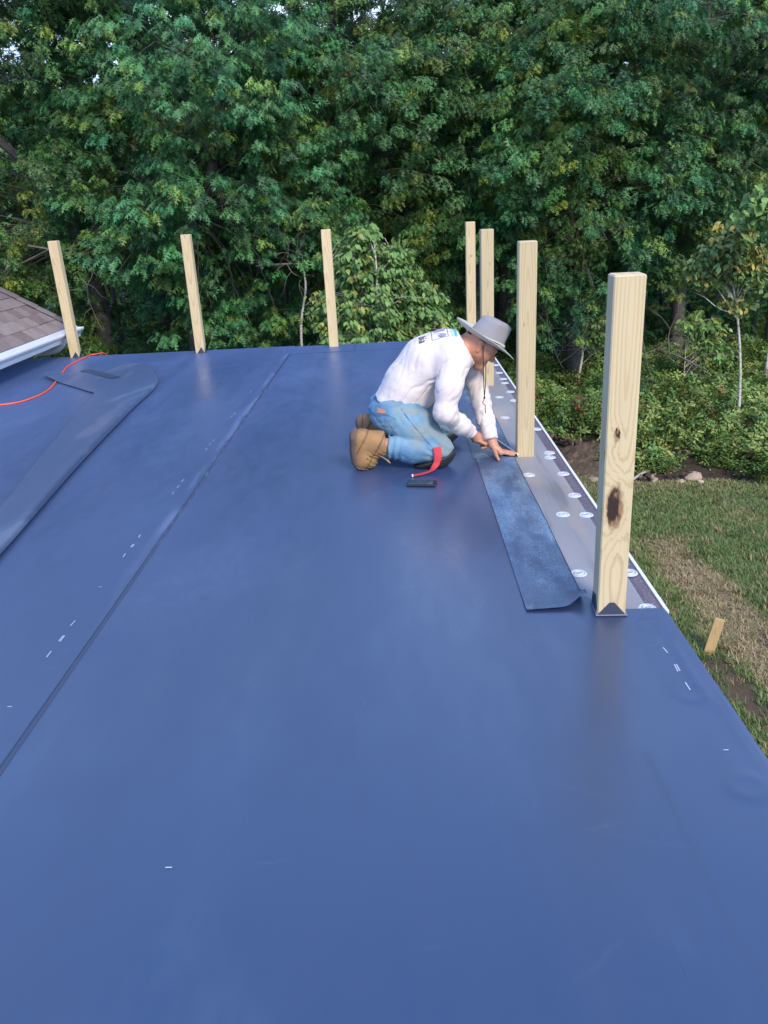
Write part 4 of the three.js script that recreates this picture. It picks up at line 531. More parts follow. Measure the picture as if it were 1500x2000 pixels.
{
  const O = V(0.05, 0, -4.15), man = thing('person', 'man in white shirt, blue jeans and grey brimmed hat kneeling on the membrane', 'person', O);
  const put = (name, g, m, parent = man, label) => { const q = part(name, g.translate(-O.x, -O.y, -O.z), m, parent); if (label) q.userData.label = label; return q; };
  const vc = (rough, more = {}) => new THREE.MeshStandardMaterial({ vertexColors: true, roughness: rough, side: THREE.DoubleSide, ...more });
  // joints
  const RS = [0.275, 0.535, -4.025], RE = [0.222, 0.292, -3.93], RW = [0.375, 0.122, -4.12], LS = [0.395, 0.49, -4.36], LE = [0.435, 0.26, -4.28], LW = [0.473, 0.088, -4.115];
  const HC = [0.420, 0.582, -4.20], fw = [0.80, -0.60], up = [0.60, 0.80];                    // head centre, face and crown directions (x, y)
  const hp = (f, u, s) => [HC[0] + fw[0] * f + up[0] * u, HC[1] + fw[1] * f + up[1] * u, HC[2] + s];
  // --- body: head, neck, torso, arms and hands as one continuous surface
  const skull = (x, y, z) => { const dx = x - HC[0], dy = y - HC[1], f = dx * fw[0] + dy * fw[1], u = dx * up[0] + dy * up[1], s = z - HC[2]; const e = Math.hypot((f - 0.002) / 0.086, (u - 0.012) / 0.080, s / 0.072); let d = (e - 1) * 0.075; return d; };
  const neck = chain([0.325, 0.560, -4.2, 0.068], [...hp(-0.035, -0.035, 0), 0.064]);
  const jaw = [cap(hp(0.028, -0.035, 0.02), hp(0.062, -0.088, 0.008), 0.048, 0.026), cap(hp(0.028, -0.035, -0.02), hp(0.062, -0.088, -0.008), 0.048, 0.026), cap(hp(0.055, 0.012, 0.025), hp(0.055, 0.012, -0.025), 0.036, 0.036), cap(hp(0.05, -0.03, 0.03), hp(0.05, -0.03, -0.03), 0.03, 0.03)];
  const nose = [cap(hp(0.086, 0.006, 0), hp(0.108, -0.028, 0), 0.010, 0.0135), cap(hp(0.094, -0.032, 0.011), hp(0.094, -0.032, -0.011), 0.009, 0.009)], lips = [cap(hp(0.083, -0.056, 0.014), hp(0.083, -0.056, -0.014), 0.009, 0.009), cap(hp(0.081, -0.067, 0.012), hp(0.081, -0.067, -0.012), 0.009, 0.009)];
  const brow = [cap(hp(0.086, 0.02, 0.042), hp(0.091, 0.018, 0.012), 0.009, 0.009), cap(hp(0.086, 0.02, -0.042), hp(0.091, 0.018, -0.012), 0.009, 0.009)];
  const ears = [1, -1].map((s) => cap(hp(-0.006, 0.014, 0.074 * s), hp(0.0, -0.026, 0.071 * s), 0.016, 0.010)), earHole = [1, -1].map((s) => cap(hp(0.0, 0.008, 0.090 * s), hp(0.002, -0.018, 0.086 * s), 0.008, 0.006));
  const sock = [1, -1].map((s) => cap(hp(0.101, 0.003, 0.03 * s), hp(0.103, 0.003, 0.024 * s), 0.012, 0.011));
  const head = (x, y, z) => { let d = skull(x, y, z); for (const f of jaw) d = smin(d, f(x, y, z), 0.03); d = smin(d, neck[0](x, y, z), 0.03); for (const f of brow) d = smin(d, f(x, y, z), 0.012); for (const f of sock) d = smax(d, -f(x, y, z), 0.008); for (const f of nose) d = smin(d, f(x, y, z), 0.009); for (const f of lips) d = smin(d, f(x, y, z), 0.005); for (const f of ears) d = smin(d, f(x, y, z), 0.008); for (const f of earHole) d = smax(d, -f(x, y, z), 0.005); return d; };
  const skin = (x, y, z) => {
    const dx = x - HC[0], dy = y - HC[1], f = dx * fw[0] + dy * fw[1], u = dx * up[0] + dy * up[1], s = Math.abs(z - HC[2]), n = 0.88 + 0.24 * fbm(x * 60, y * 60, z * 60, 3); let c = [0.46, 0.215, 0.135];
    if (y > 0.4) {
      if (u > 0.026 + 0.006 * n && f < 0.012 || (f < -0.07 && u > 0.005 + 0.01 * n)) c = [0.03, 0.024, 0.02];           // cropped hair
      else if (Math.hypot((f - 0.09) * 0.4, u - 0.022, (s - 0.028) * 0.35) < 0.006) c = [0.05, 0.03, 0.022];                                        // eyebrows
      else if (f > 0.06 && Math.abs(u + 0.060) < 0.009 && s < 0.024) c = [0.34, 0.11, 0.085];
    } else c = [0.46, 0.225, 0.15];
    return c.map((q) => q * n);
  };
  // left hand flat on the strip, fingers towards +x, thumb towards the near side
  const finger = (a, b, c, d, r) => chain([...a, r], [...b, r * 0.95], [...c, r * 0.88], [...d, r * 0.72]);
  const lh = [...chain([LW[0] - 0.01, LW[1] + 0.03, LW[2] - 0.03, 0.032], [LW[0] + 0.008, 0.062, LW[2] - 0.002, 0.026]), cap([LW[0] + 0.008, 0.06, LW[2] - 0.012], [0.517, 0.026, -4.128], 0.022, 0.014), cap([LW[0] + 0.008, 0.06, LW[2] + 0.008], [0.520, 0.024, -4.088], 0.021, 0.014), cap([0.512, 0.024, -4.13], [0.516, 0.024, -4.085], 0.014, 0.014)];
  const lf = [finger([0.518, 0.022, -4.086], [0.545, 0.021, -4.078], [0.567, 0.015, -4.073], [0.586, 0.0115, -4.070], 0.0088), finger([0.518, 0.022, -4.103], [0.550, 0.022, -4.098], [0.576, 0.016, -4.094], [0.600, 0.0115, -4.091], 0.009), finger([0.516, 0.022, -4.118], [0.548, 0.021, -4.116], [0.573, 0.016, -4.115], [0.596, 0.0115, -4.113], 0.0086), finger([0.513, 0.021, -4.132], [0.538, 0.020, -4.134], [0.557, 0.015, -4.135], [0.574, 0.011, -4.135], 0.0078), finger([0.482, 0.048, -4.092], [0.487, 0.033, -4.062], [0.491, 0.020, -4.030], [0.496, 0.0125, -3.999], 0.0108)];
  const leftHand = (x, y, z) => { let d = 9; for (const f of lh) d = smin(d, f(x, y, z), 0.014); for (const fg of lf) { let e = 9; for (const f of fg) e = smin(e, f(x, y, z), 0.004); d = smin(d, e, 0.006); } return d; };
  // right hand: a loose fist round a knife handle
  const KN = [0.425, 0.062, -4.15], KD = [0.9, -0.33, -0.1];
  const rh = [cap([RW[0], RW[1], RW[2]], [0.398, 0.098, -4.143], 0.027, 0.027), cap([0.398, 0.096, -4.15], [0.425, 0.078, -4.168], 0.026, 0.02), cap([0.398, 0.094, -4.135], [0.432, 0.074, -4.138], 0.024, 0.018)];
  const rf = [0, 1, 2, 3].map((i) => { const z = -4.128 - i * 0.0165, k = 1 - 0.06 * Math.abs(i - 1); return finger([0.428, 0.079, z], [0.428 + 0.026 * k, 0.066, z], [0.446, 0.046, z + 0.001], [0.424, 0.041, z + 0.002], 0.0092); });
  rf.push(finger([0.402, 0.085, -4.122], [0.424, 0.076, -4.112], [0.442, 0.066, -4.116], [0.455, 0.060, -4.126], 0.0105));
  const rightHand = (x, y, z) => { let d = 9; for (const f of rh) d = smin(d, f(x, y, z), 0.016); for (const fg of rf) { let e = 9; for (const f of fg) e = smin(e, f(x, y, z), 0.004); d = smin(d, e, 0.004); } return d; };
  // torso, arms and legs under the clothes
  const spineC = (dz, dr) => chain([-0.05, 0.275, -4.175 + dz * 0.95, 0.098 + dr], [0.045, 0.40, -4.175 + dz * 0.85, 0.100 + dr], [0.145, 0.505, -4.185 + dz, 0.108 + dr], [0.25, 0.54, -4.195 + dz * 1.05, 0.10 + dr], [0.315, 0.545, -4.20 + dz * 0.6, 0.08 + dr]);
  const core = blend([...spineC(0.075, -0.035), ...spineC(-0.075, -0.035), ...chain([...RS, 0.05], [...RE, 0.04], [...RW, 0.027]), ...chain([...LS, 0.05], [...LE, 0.04], [LW[0], LW[1] + 0.01, LW[2] - 0.01, 0.028]), ...chain([-0.02, 0.26, -4.08, 0.09], [0.19, 0.09, -3.97, 0.05], [-0.10, 0.125, -3.97, 0.04]), ...chain([-0.02, 0.26, -4.27, 0.09], [0.245, 0.09, -4.40, 0.05], [-0.08, 0.12, -4.27, 0.04]), neck[0]], 0.04);
  put('body', mergeGeometries([nets(head, [0.24, 0.43, -4.31], [0.56, 0.70, -4.09], 0.0034, skin), nets(leftHand, [0.44, -0.004, -4.20], [0.62, 0.15, -3.98], 0.0028, skin), nets(rightHand, [0.34, 0.02, -4.21], [0.49, 0.16, -4.08], 0.003, skin), nets(core, [-0.2, 0.0, -4.5], [0.52, 0.68, -3.86], 0.013, skin)]), vc(0.5));
  for (const s of [1, -1]) put('eye', new THREE.SphereGeometry(0.0105, 12, 10).translate(...hp(0.082, 0.003, 0.027 * s)), std(0.06, 0.045, 0.04, 0.2));
  // --- shirt
  const arms = [...chain([...RS, 0.080], [0.245, 0.41, -3.955, 0.066], [...RE, 0.057], [0.30, 0.205, -4.02, 0.050], [...RW, 0.039])], armL = [...chain([...LS, 0.080], [0.415, 0.37, -4.32, 0.062], [...LE, 0.053], [0.452, 0.175, -4.205, 0.047], [LW[0] - 0.004, LW[1] + 0.012, LW[2] - 0.014, 0.042])];
  const belly = chain([0.06, 0.345, -4.17, 0.115], [0.20, 0.44, -4.185, 0.10]), trap = [...chain([...RS, 0.075], [0.335, 0.572, -4.165, 0.062]), ...chain([...LS, 0.07], [0.35, 0.568, -4.235, 0.062])];
  const bodyF = blend([...spineC(0.082, -0.007), ...spineC(-0.082, -0.007), ...spineC(0, 0.010), ...belly, ...trap], 0.06);
  const hem = plane([0.02, 0.298, -4.17], [-0.26, -1, -0.05]), cutN = plane([0.345, 0.59, -4.2], [0.86, 0.46, 0]), cuffR = plane([RW[0] - 0.008, RW[1] + 0.008, RW[2]], [0.62, -0.70, -0.36]), cuffL = plane([LW[0] - 0.002, LW[1], LW[2]], [0.16, -0.86, 0.45]);
  const fold = (x, y, z) => { // creases: fanning from waist to shoulder, rings on the sleeves
    const a = (x * 0.62 + y * 0.78), b = (-x * 0.78 + y * 0.62), w = fbm(x * 9, y * 9, z * 9, 3);
    let d = 0.0012 * Math.pow(0.5 + 0.5 * Math.sin((a * 1.1 + b * 0.35 + 0.03 * w) * 120 + 5 * w), 2.5) * sstep(0.62, 0.32, y + 0.25 * x) * (0.25 + w) * sstep(0.38, 0.20, x);
    d += 0.0018 * (fbm(x * 7, y * 7, z * 7, 2) - 0.5) + 0.0065 * Math.pow(1 - Math.abs(2 * noise3((x * 0.7 + y * 0.7) * 3.5 + 3, (-x * 0.72 + y * 0.70) * 26 + 2 * w, z * 7) - 1), 9) * sstep(0.68, 0.52, y) + 0.003 * Math.pow(1 - Math.abs(2 * noise3((x * 0.2 + y) * 4, (x - y * 0.25) * 30 + 2 * w, z * 8 + 9) - 1), 6) + 0.0016 * Math.sin(b * 85 + 9 * w) * sstep(0.42, 0.26, y) * sstep(0.2, 0.0, x);
    const sl = sstep(0.50, 0.34, y) * sstep(0.19, 0.26, x); d += sl * 0.0022 * Math.pow(0.5 + 0.5 * Math.sin((x * 0.5 - y * 0.9 + z * 0.35) * 170 + 6 * w), 2.2) * (0.3 + w); return d;
  };
  const armD = blend(arms, 0.035), armLD = blend(armL, 0.03);
  const shirtF = (x, y, z) => { let d = smax(bodyF(x, y, z), hem(x, y, z) + 0.012 * (noise3(x * 14, z * 14, 2) - 0.5), 0.008); const ar = smax(armD(x, y, z), cuffR(x, y, z), 0.006); d = smin(d, ar, y > 0.42 ? 0.045 : 0.018); d = smin(d, smax(armLD(x, y, z), cuffL(x, y, z), 0.006), 0.03); d = smax(d, cutN(x, y, z), 0.006); d = smax(d, -(neck[0](x, y, z) - 0.006), 0.006); return Math.abs(d) > 0.035 ? d : d + fold(x, y, z); };
  const shirtC = (x, y, z) => { const g = sstep(0.52, 0.72, fbm(x * 11, y * 11, z * 11, 4)) * 0.35, k = 0.97 + 0.06 * noise3(x * 200, y * 200, z * 200); return [lerp(0.66, 0.52, g) * k, lerp(0.60, 0.445, g) * k, lerp(0.595, 0.41, g) * k]; };
  const shirt = put('shirt', nets(shirtF, [-0.22, 0.06, -4.5], [0.54, 0.70, -3.84], 0.0062, shirtC), vc(0.85, { }));
  // collar band
  { const cc = V(0.352, 0.598, -4.2), n = V(0.80, 0.60, 0), a = V(-0.60, 0.80, 0), q = []; for (let i = 0; i <= 40; i++) { const t = i / 40 * 6.2832; q.push(cc.clone().addScaledVector(a, 0.060 * Math.cos(t) - 0.022).add(V(-0.012, -0.004, 0.060 * Math.sin(t)))); } put('collar', taper(q, q.map(() => 0.0075), 7, false), std(0.72, 0.72, 0.76, 0.85)); }
  // print on the back of the shirt, laid on the cloth
  { const cv = document.createElement('canvas'); cv.width = 512; cv.height = 512; const g = cv.getContext('2d'); g.clearRect(0, 0, 512, 512);
    // v runs from the shoulders down the back; u runs across the back
    g.fillStyle = '#35b4e6'; g.fillRect(40, 40, 430, 26); g.fillStyle = '#a9cfda'; g.fillRect(40, 78, 430, 20);
    g.strokeStyle = '#3d4258'; g.lineWidth = 5; g.strokeRect(40, 140, 430, 180); g.lineWidth = 4; g.fillStyle = '#8d93ad';
    g.beginPath(); g.ellipse(420, 205, 34, 44, 0.4, 0, 7); g.fill(); g.stroke(); g.beginPath(); g.moveTo(40, 300); g.quadraticCurveTo(120, 240, 200, 300); g.stroke(); g.beginPath(); g.moveTo(120, 150); g.lineTo(160, 250); g.lineTo(260, 300); g.lineTo(300, 180); g.closePath(); g.fill(); g.stroke(); g.beginPath(); g.moveTo(320, 310); g.quadraticCurveTo(380, 160, 460, 230); g.stroke();
    g.fillStyle = '#3a3f52'; g.font = 'bold 118px sans-serif'; g.textAlign = 'right'; g.fillText('bia', 478, 468);
    const tx = new THREE.CanvasTexture(cv); tx.colorSpace = THREE.SRGBColorSpace;
    const P = [], U = [], I = [], NU = 22, NV = 30; const A = [0.318, 0], B = [0.085, 0];
    for (let j = 0; j <= NV; j++) for (let i = 0; i <= NU; i++) { const v = j / NV, u = i / NU, x = lerp(A[0], B[0], v), z = -4.285 + 0.222 * u; let y = 0.80, d = 1; for (let s = 0; s < 60 && d > 0.0006; s++) { d = shirtF(x, y, z); y -= d * 0.7; } P.push(x, y + 0.0022, z); U.push(u, 1 - v); }
    for (let j = 0; j < NV; j++) for (let i = 0; i < NU; i++) { const a = j * (NU + 1) + i; I.push(a, a + 1, a + NU + 1, a + 1, a + NU + 2, a + NU + 1); }
    const m = new THREE.MeshStandardMaterial({ map: tx, transparent: true, roughness: 0.8, side: THREE.DoubleSide }); put('back_print', geoFrom(P, I, U), m, shirt); }
  // --- jeans
  const legR = chain([-0.035, 0.262, -4.09, 0.118], [0.07, 0.19, -4.03, 0.102], [0.185, 0.098, -3.975, 0.074]), shinR = chain([0.19, 0.092, -3.97, 0.072], [0.05, 0.098, -3.97, 0.072], [-0.085, 0.118, -3.97, 0.056]);
  const legL = chain([-0.03, 0.262, -4.265, 0.118], [0.10, 0.19, -4.34, 0.10], [0.25, 0.098, -4.40, 0.072]), shinL = chain([0.25, 0.092, -4.40, 0.070], [0.08, 0.098, -4.33, 0.070], [-0.07, 0.115, -4.27, 0.056]);
  const pelv = [...chain([-0.07, 0.275, -4.12, 0.100], [0.02, 0.30, -4.12, 0.098]), ...chain([-0.07, 0.275, -4.235, 0.100], [0.02, 0.30, -4.235, 0.098])];
  const up1 = blend([...legR, ...legL, ...pelv], 0.045), sR = blend(shinR, 0.03), sL = blend(shinL, 0.03), waist = plane([-0.05, 0.352, -4.17], [-0.28, 1, 0]), hemR = plane([-0.078, 0.118, -3.97], [-1, 0.1, 0]), hemL = plane([-0.06, 0.12, -4.27], [-1, 0.1, 0.1]);
  const jeansF = (x, y, z) => {
    let d = smax(up1(x, y, z), waist(x, y, z), 0.008); d = smin(d, smax(sR(x, y, z), hemR(x, y, z), 0.006), 0.005); d = smin(d, smax(sL(x, y, z), hemL(x, y, z), 0.006), 0.016);
    if (Math.abs(d) > 0.035) return smax(d, -y + 0.004, 0.004); const w = fbm(x * 10, y * 10, z * 10, 3), knee = sstep(0.06, 0.16, x) * sstep(0.2, 0.1, y), cuff = sstep(0.03, -0.06, x) * sstep(0.2, 0.14, y);
    d += 0.004 * (fbm(x * 9, y * 9, z * 9, 2) - 0.5) + 0.004 * Math.pow(1 - Math.abs(2 * noise3((x * 0.6 + y * 0.8) * 4 + 1, (-x * 0.8 + y * 0.6) * 24 + 2 * w, z * 8) - 1), 6) + 0.004 * Math.pow(1 - Math.abs(2 * noise3((x - y * 0.7) * 4, (x * 0.6 + y) * 26 + 2 * w, z * 9 + 5) - 1), 7) + 0.0045 * Math.sin((x * 0.8 + y * 0.9) * 130 + 8 * w) * (0.15 + 0.9 * knee) * w + 0.006 * Math.sin(x * 190 + 9 * w) * cuff + 0.004 * Math.sin((x * 0.35 - y) * 110 + 10 * w) * sstep(0.2, 0.3, y) * w;
    return smax(d, -y + 0.004, 0.004); };
  const jeansC = (x, y, z) => { const n = fbm(x * 14, y * 14, z * 14, 4), t = hash3(x * 900, y * 900, z * 900), worn = sstep(0.4, 0.75, fbm(x * 6 + 2, y * 6, z * 6, 3)), dirt = sstep(0.42, 0.62, n + 0.25 * sstep(0.08, 0.2, x) * sstep(0.10, 0.25, y) - 0.06) * sstep(0.02, 0.12, x + 0.5 * (y - 0.1)); const k = 0.8 + 0.3 * n + 0.12 * (t - 0.5); return [lerp(lerp(0.08, 0.18, worn), 0.22, 0.65 * dirt) * k, lerp(lerp(0.195, 0.315, worn), 0.25, 0.65 * dirt) * k, lerp(lerp(0.34, 0.42, worn), 0.215, 0.65 * dirt) * k]; };
  const jeans = put('jeans', nets(jeansF, [-0.22, -0.002, -4.52], [0.35, 0.42, -3.86], 0.0062, jeansC), vc(0.9));
  // back pocket, seams: laid on the denim towards the near side
  const onDenim = (x, y) => { let z = -3.7, d = 1; for (let s = 0; s < 80 && d > 0.0005; s++) { d = jeansF(x, y, z); z -= d * 0.6; } return V(x, y, z + 0.0012); };
  const stitch = (pts, r = 0.0016) => put('seam', taper(curve(pts.map(([x, y]) => onDenim(x, y)), 24), Array(25).fill(r), 5), std(0.10, 0.16, 0.26, 0.9), jeans);
  stitch([[-0.09, 0.265], [-0.055, 0.225], [-0.03, 0.185], [-0.012, 0.17]]); stitch([[0.0, 0.31], [0.06, 0.235], [0.12, 0.16], [0.16, 0.11]]); stitch([[-0.115, 0.275], [-0.08, 0.285], [-0.03, 0.262], [-0.012, 0.17]].slice(0, 3));
  { // skin showing between waistband and shirt
    const P = [], I = []; for (let j = 0; j <= 4; j++) for (let i = 0; i <= 6; i++) { const p = onDenim(lerp(-0.122, -0.078, i / 6), lerp(0.290, 0.318, j / 4) - 0.012 * (i / 6) * (j / 4)); P.push(p.x, p.y, p.z + 0.0015); } for (let j = 0; j < 4; j++) for (let i = 0; i < 6; i++) { const a = j * 7 + i; I.push(a, a + 1, a + 7, a + 1, a + 8, a + 7); } put('lower_back', geoFrom(P, I), std(0.46, 0.2, 0.12, 0.6)); }
  // --- boots
  const boot = (dx, dy, dz, label) => {
    const B = new THREE.Group(); B.name = 'boot'; B.position.set(dx, dy, dz); if (label) B.userData.label = label; man.add(B);
    const foot = [...chain([-0.212, 0.166, -3.97, 0.050], [-0.218, 0.10, -3.97, 0.043], [-0.208, 0.056, -3.972, 0.046], [-0.172, 0.044, -3.974, 0.038])], shaft = chain([-0.195, 0.155, -3.97, 0.054], [-0.13, 0.140, -3.97, 0.058], [-0.075, 0.134, -3.97, 0.060]), inst = chain([-0.13, 0.115, -3.97, 0.04], [-0.185, 0.075, -3.97, 0.042]);
    const bf = blend([...foot, ...shaft, ...inst], 0.03), bw = (x, y, z, d = bf(x, y, z)) => Math.abs(d) > 0.03 ? d : d + 0.004 * (fbm(x * 26, y * 26, z * 26, 3) - 0.5) + 0.0022 * Math.sin((x + y * 1.2) * 190 + 5 * noise3(x * 30, y * 30, z * 30)) * sstep(-0.20, -0.17, x) * sstep(0.13, 0.09, y);
    const top = plane([-0.085, 0.134, -3.97], [1, 0.06, 0]), hole = cap([-0.14, 0.138, -3.97], [-0.05, 0.134, -3.97], 0.04, 0.053);
    const panel = (x, y) => Math.abs(Math.sin((x * 1.3 - y * 0.75) * 26 + 0.5)) < 0.16;
    const upC = (x, y, z) => { const n = 0.72 + 0.5 * fbm(x * 22, y * 22, z * 22, 4), dark = sstep(0.5, 0.7, fbm(x * 12 + 4, y * 12, z * 12, 3)); let c = x > -0.105 ? [0.29, 0.175, 0.075] : [lerp(0.30, 0.19, dark), lerp(0.17, 0.095, dark), lerp(0.07, 0.042, dark)]; if (panel(x, y)) c = c.map((q) => q * 0.5); return c.map((q) => q * n); };
    const upF = (x, y, z) => smax(smax(smax(bw(x, y, z), top(x, y, z), 0.004), -hole(x, y, z), 0.004), -y + 0.006, 0.004);
    put('upper', nets(upF, [-0.30, 0, -4.05], [-0.06, 0.24, -3.89], 0.0048, upC), vc(0.75), B);
    const soleD = blend(chain([-0.213, 0.17, -3.97, 0.060], [-0.220, 0.10, -3.97, 0.050], [-0.209, 0.055, -3.972, 0.055], [-0.176, 0.042, -3.974, 0.041]), 0.02), sp = plane([-0.236, 0.1, -3.97], [1, 0.0, 0]), sp2 = plane([-0.215, 0.018, -3.97], [0.35, 1, 0]);
    put('sole', nets((x, y, z) => smax(smax(soleD(x, y, z), Math.min(sp(x, y, z) + (y > 0.15 ? -0.006 : 0), sp2(x, y, z)), 0.004), -y, 0.003) + 0.0012 * Math.sin((y + x) * 420), [-0.31, -0.002, -4.06], [-0.10, 0.25, -3.88], 0.0045, (x, y, z) => { const k = 0.7 + 0.5 * fbm(x * 30, y * 30, z * 30, 3); return x < -0.262 ? [0.085 * k, 0.06 * k, 0.05 * k] : [0.16 * k, 0.105 * k, 0.08 * k]; }), vc(0.85), B);
    const surf = (x, y, s) => { let z = -3.97 + s * 0.12, d = 1; for (let i = 0; i < 70 && d > 0.0004; i++) { d = upF(x, y, z); z -= s * d * 0.6; } return V(x, y, z + s * 0.002); };
    const lm = std(0.30, 0.19, 0.09, 0.85); for (let i = 0; i < 5; i++) { const t = i / 4, x = lerp(-0.11, -0.182, t), y = lerp(0.088, 0.062, t) + 0.012 * Math.sin(t * 3.1); put('lace', taper(curve([surf(x, y + 0.014, 1), V(x + 0.008, y - 0.018 - 0.008 * t, -3.955), V(x - 0.004, y - 0.02 - 0.008 * t, -3.985), surf(x - 0.006, y + 0.012, -1)], 12), Array(13).fill(0.0036), 6), lm, B); }
    put('lace', tube([V(-0.115, 0.082, -3.925), V(-0.09, 0.072, -3.905), V(-0.075, 0.058, -3.9), V(-0.068, 0.05, -3.905), V(-0.08, 0.066, -3.912)], 0.0032, 24, 5), lm, B);
  };
  boot(0, 0, 0); boot(0.02, 0.0, -0.305);
  // ankle skin between boot and jeans is hidden; knee pads
  const padF = (kx, kz) => { const c = blend(chain([kx - 0.075, 0.058, kz, 0.062], [kx - 0.005, 0.067, kz, 0.069], [kx + 0.03, 0.082, kz, 0.056]), 0.02), cut = plane([kx, 0.058, kz], [-0.35, 1, 0]); return (x, y, z) => smax(smax(c(x, y, z) - 0.012 + 0.0018 * fbm(x * 40, y * 40, z * 40, 2), cut(x, y, z), 0.004), -y + 0.001, 0.003); };
  const padM = vc(0.55), padC = (x, y, z) => { const k = 0.6 + 0.8 * fbm(x * 30, y * 30, z * 30, 3); return [0.018 * k, 0.019 * k, 0.024 * k]; };
  const padR = put('knee_pad', nets(padF(0.178, -3.972), [0.05, -0.002, -4.08], [0.33, 0.2, -3.86], 0.006, padC), padM); put('knee_pad', nets(padF(0.236, -4.40), [0.1, -0.002, -4.51], [0.39, 0.2, -4.29], 0.006, padC), padM);
  { const c = curve([V(0.172, 0.125, -3.893), V(0.178, 0.085, -3.868), V(0.165, 0.045, -3.862), V(0.140, 0.018, -3.85), V(0.10, 0.008, -3.835), V(0.046, 0.006, -3.812)], 30), P = [], I = []; c.forEach((p, i) => { const w = lerp(0.020, 0.013, i / 30), d = i < 12 ? V(0.95, 0.15, 0.1) : V(lerp(0.95, 0.1, clamp((i - 12) / 8)), 0, lerp(0.1, 1, clamp((i - 12) / 8))); d.normalize(); for (const [s, h] of [[-1, 0], [1, 0], [1, 0.003], [-1, 0.003]]) P.push(p.x + d.x * w * s, p.y + d.y * w * s + h, p.z + d.z * w * s + h); }); for (let i = 0; i < 30; i++) for (let k = 0; k < 4; k++) { const a = i * 4 + k, b = i * 4 + (k + 1) % 4; I.push(a, b, a + 4, b, b + 4, a + 4); } I.push(120, 121, 122, 120, 122, 123);
    put('strap', geoFrom(P, I), std(0.52, 0.035, 0.045, 0.7), padR, 'loose red strap'); put('strap_end', box(0.040, 0.047, 0.005, 0.011, -3.826, -3.798), std(0.75, 0.72, 0.72, 0.6), padR); }
  // --- hat
  const hat = new THREE.Group(); hat.name = 'hat'; hat.position.set(0.455 - O.x, 0.603, -4.2 - O.z); hat.rotation.z = -0.545; man.add(hat);
  { const P = [], I = [], N = 64, M = 14; const bm = std(0.40, 0.41, 0.395, 0.9); // brim, bent down front, rolled up behind and at the sides
    for (let side = 0; side < 2; side++) for (let j = 0; j <= M; j++) for (let i = 0; i <= N; i++) { const a = i / N * 6.2832, t = j / M, rx = lerp(0.095, 0.186, t), rz = lerp(0.078, 0.142, t), x = rx * Math.cos(a), z = rz * Math.sin(a); const y = 0.022 * t * t * (Math.sin(a) ** 2) + (Math.cos(a) < 0 ? 0.030 * t * t * Math.cos(a) ** 2 : -0.022 * t * t * Math.cos(a) ** 2) + 0.003 * Math.sin(3 * a + 1) * t; P.push(x, y - side * 0.0035, z); }
    const S = (M + 1) * (N + 1); for (let s = 0; s < 2; s++) for (let j = 0; j < M; j++) for (let i = 0; i < N; i++) { const a = s * S + j * (N + 1) + i; I.push(a, a + 1, a + N + 1, a + 1, a + N + 2, a + N + 1); } for (let i = 0; i < N; i++) { const a = M * (N + 1) + i; I.push(a, a + 1, a + S, a + 1, a + S + 1, a + S); }
    part('brim', geoFrom(P, I), bm, hat);
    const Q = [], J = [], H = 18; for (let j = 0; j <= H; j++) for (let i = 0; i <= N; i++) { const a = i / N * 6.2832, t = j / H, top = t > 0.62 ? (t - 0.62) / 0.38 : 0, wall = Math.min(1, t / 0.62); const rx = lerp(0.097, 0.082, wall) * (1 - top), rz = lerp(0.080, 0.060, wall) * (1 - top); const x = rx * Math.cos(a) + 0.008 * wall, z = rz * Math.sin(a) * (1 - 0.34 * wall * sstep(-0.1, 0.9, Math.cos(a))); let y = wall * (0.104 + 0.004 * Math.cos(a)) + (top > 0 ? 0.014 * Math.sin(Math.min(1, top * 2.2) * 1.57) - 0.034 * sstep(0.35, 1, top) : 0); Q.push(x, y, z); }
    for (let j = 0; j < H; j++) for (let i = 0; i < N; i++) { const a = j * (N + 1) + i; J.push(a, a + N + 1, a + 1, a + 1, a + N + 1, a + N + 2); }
    part('crown', geoFrom(Q, J), std(0.25, 0.25, 0.275, 0.9), hat);  // crown darker than the brim: its shaded side is put into the colour
    const band = []; for (let i = 0; i <= 48; i++) { const a = i / 48 * 6.2832; band.push(V(0.0985 * Math.cos(a) - 0.001, 0.012 + 0.004 * Math.sin(a * 2), 0.0815 * Math.sin(a))); } part('band', taper(band, band.map(() => 0.0105), 6, false).scale(1, 1, 1), std(0.50, 0.505, 0.48, 0.9), hat);
    const cm = std(0.012, 0.012, 0.014, 0.7); part('cord', tube([V(-0.03, 0.016, 0.0925), V(0.03, 0.017, 0.0895), V(0.075, 0.018, 0.062), V(0.1085, 0.02, 0.01)], 0.0022, 24, 5), cm, hat);
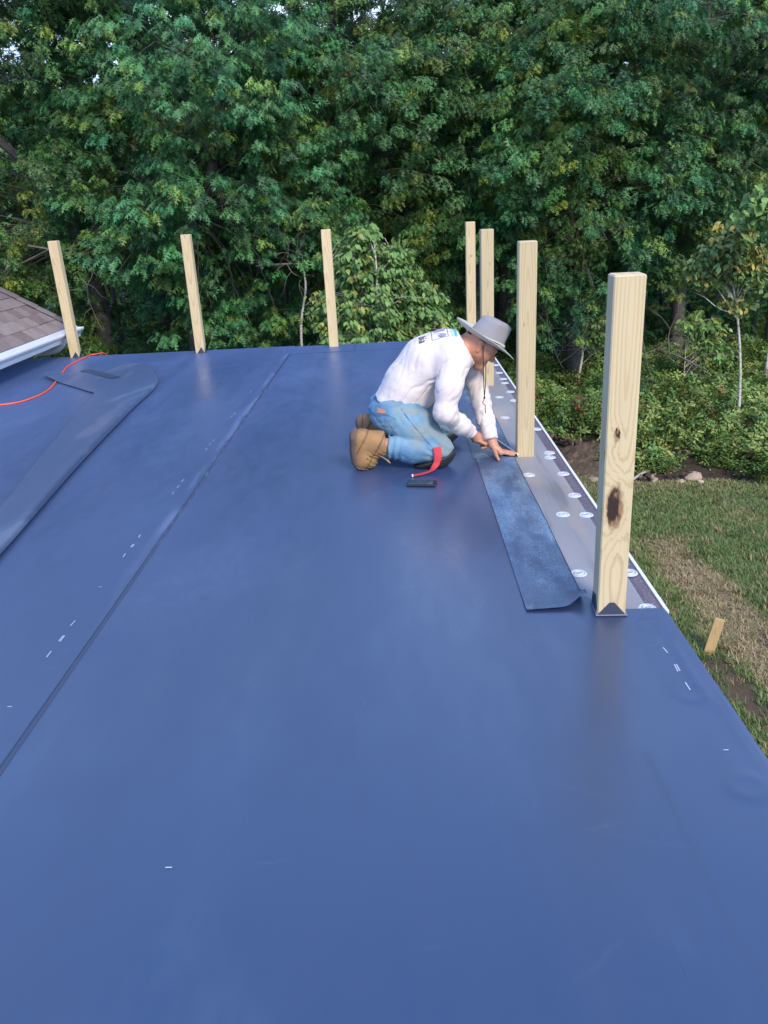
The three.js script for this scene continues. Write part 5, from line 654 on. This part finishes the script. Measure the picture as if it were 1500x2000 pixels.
    const knot = V(0.441, 0.308, -4.15); put('chin_cord', mergeGeometries([tube([V(0.432, 0.585, -4.118), V(0.433, 0.50, -4.118), V(0.436, 0.40, -4.135), knot], 0.0022, 30, 5), tube([V(0.46, 0.57, -4.28), V(0.458, 0.48, -4.24), V(0.452, 0.39, -4.19), knot], 0.0022, 30, 5), tube([knot, V(0.436, 0.292, -4.148), V(0.431, 0.283, -4.146), V(0.437, 0.275, -4.148), V(0.444, 0.27, -4.15), V(0.445, 0.25, -4.15), V(0.446, 0.225, -4.15)], 0.0022, 30, 5), new THREE.SphereGeometry(0.006, 8, 6).toNonIndexed().translate(knot.x, knot.y, knot.z).deleteAttribute('uv')].map((g) => { g = g.index ? g.toNonIndexed() : g; g.deleteAttribute('uv'); return g; })), cm, man); }
  // --- tools
  const k = thing('utility_knife', 'dark utility knife gripped in the man\'s right hand', 'knife', V(...KN)); { const h = new RoundedBoxGeometry(0.11, 0.018, 0.012, 3, 0.005); part('handle', h, std(0.03, 0.03, 0.035, 0.4), k); part('blade', geoFrom([0.055, 0.006, 0, 0.055, -0.006, 0, 0.082, -0.008, 0, 0.055, 0.006, 0.001, 0.055, -0.006, 0.001, 0.082, -0.008, 0.001], [0, 1, 2, 3, 5, 4, 0, 2, 5, 0, 5, 3]), std(0.6, 0.6, 0.62, 0.3, { metalness: 0.9 }), k); k.rotation.set(0, 0.15, -0.35); }
  const a = onY(1010, 889, 0.012), b = onY(968, 860, 0.012), rl = thing('straightedge', 'thin black straightedge with a white edge under the man\'s fingertips', 'ruler', V((a.x + b.x) / 2, 0.0075, (a.z + b.z) / 2 - 0.012)), len = a.distanceTo(b);
  part('blade', box(-len / 2, len / 2, 0, 0.004, -0.002, 0.045), std(0.012, 0.012, 0.014, 0.4), rl); part('edge', box(-len / 2, len / 2, 0.0005, 0.009, -0.008, -0.0022), std(0.8, 0.79, 0.76, 0.5), rl); rl.rotation.y = Math.atan2(-(a.z - b.z), a.x - b.x);
}
{ // phone
  const c = onY(824, 947, 0), t = thing('phone', 'black smartphone lying on the membrane by the man\'s knee', 'phone', V(c.x, 0.001, c.z)); t.rotation.y = -0.17;
  part('case', new RoundedBoxGeometry(0.142, 0.011, 0.074, 4, 0.0045).translate(0, 0.0065, 0), std(0.012, 0.013, 0.016, 0.5), t);
  part('screen', new RoundedBoxGeometry(0.130, 0.0012, 0.064, 2, 0.0005).translate(0, 0.0125, 0), new THREE.MeshPhysicalMaterial({ color: new THREE.Color().setRGB(0.008, 0.008, 0.011), roughness: 0.06, clearcoat: 1, clearcoatRoughness: 0.03 }), t);
}

renderer.render(scene, camera);
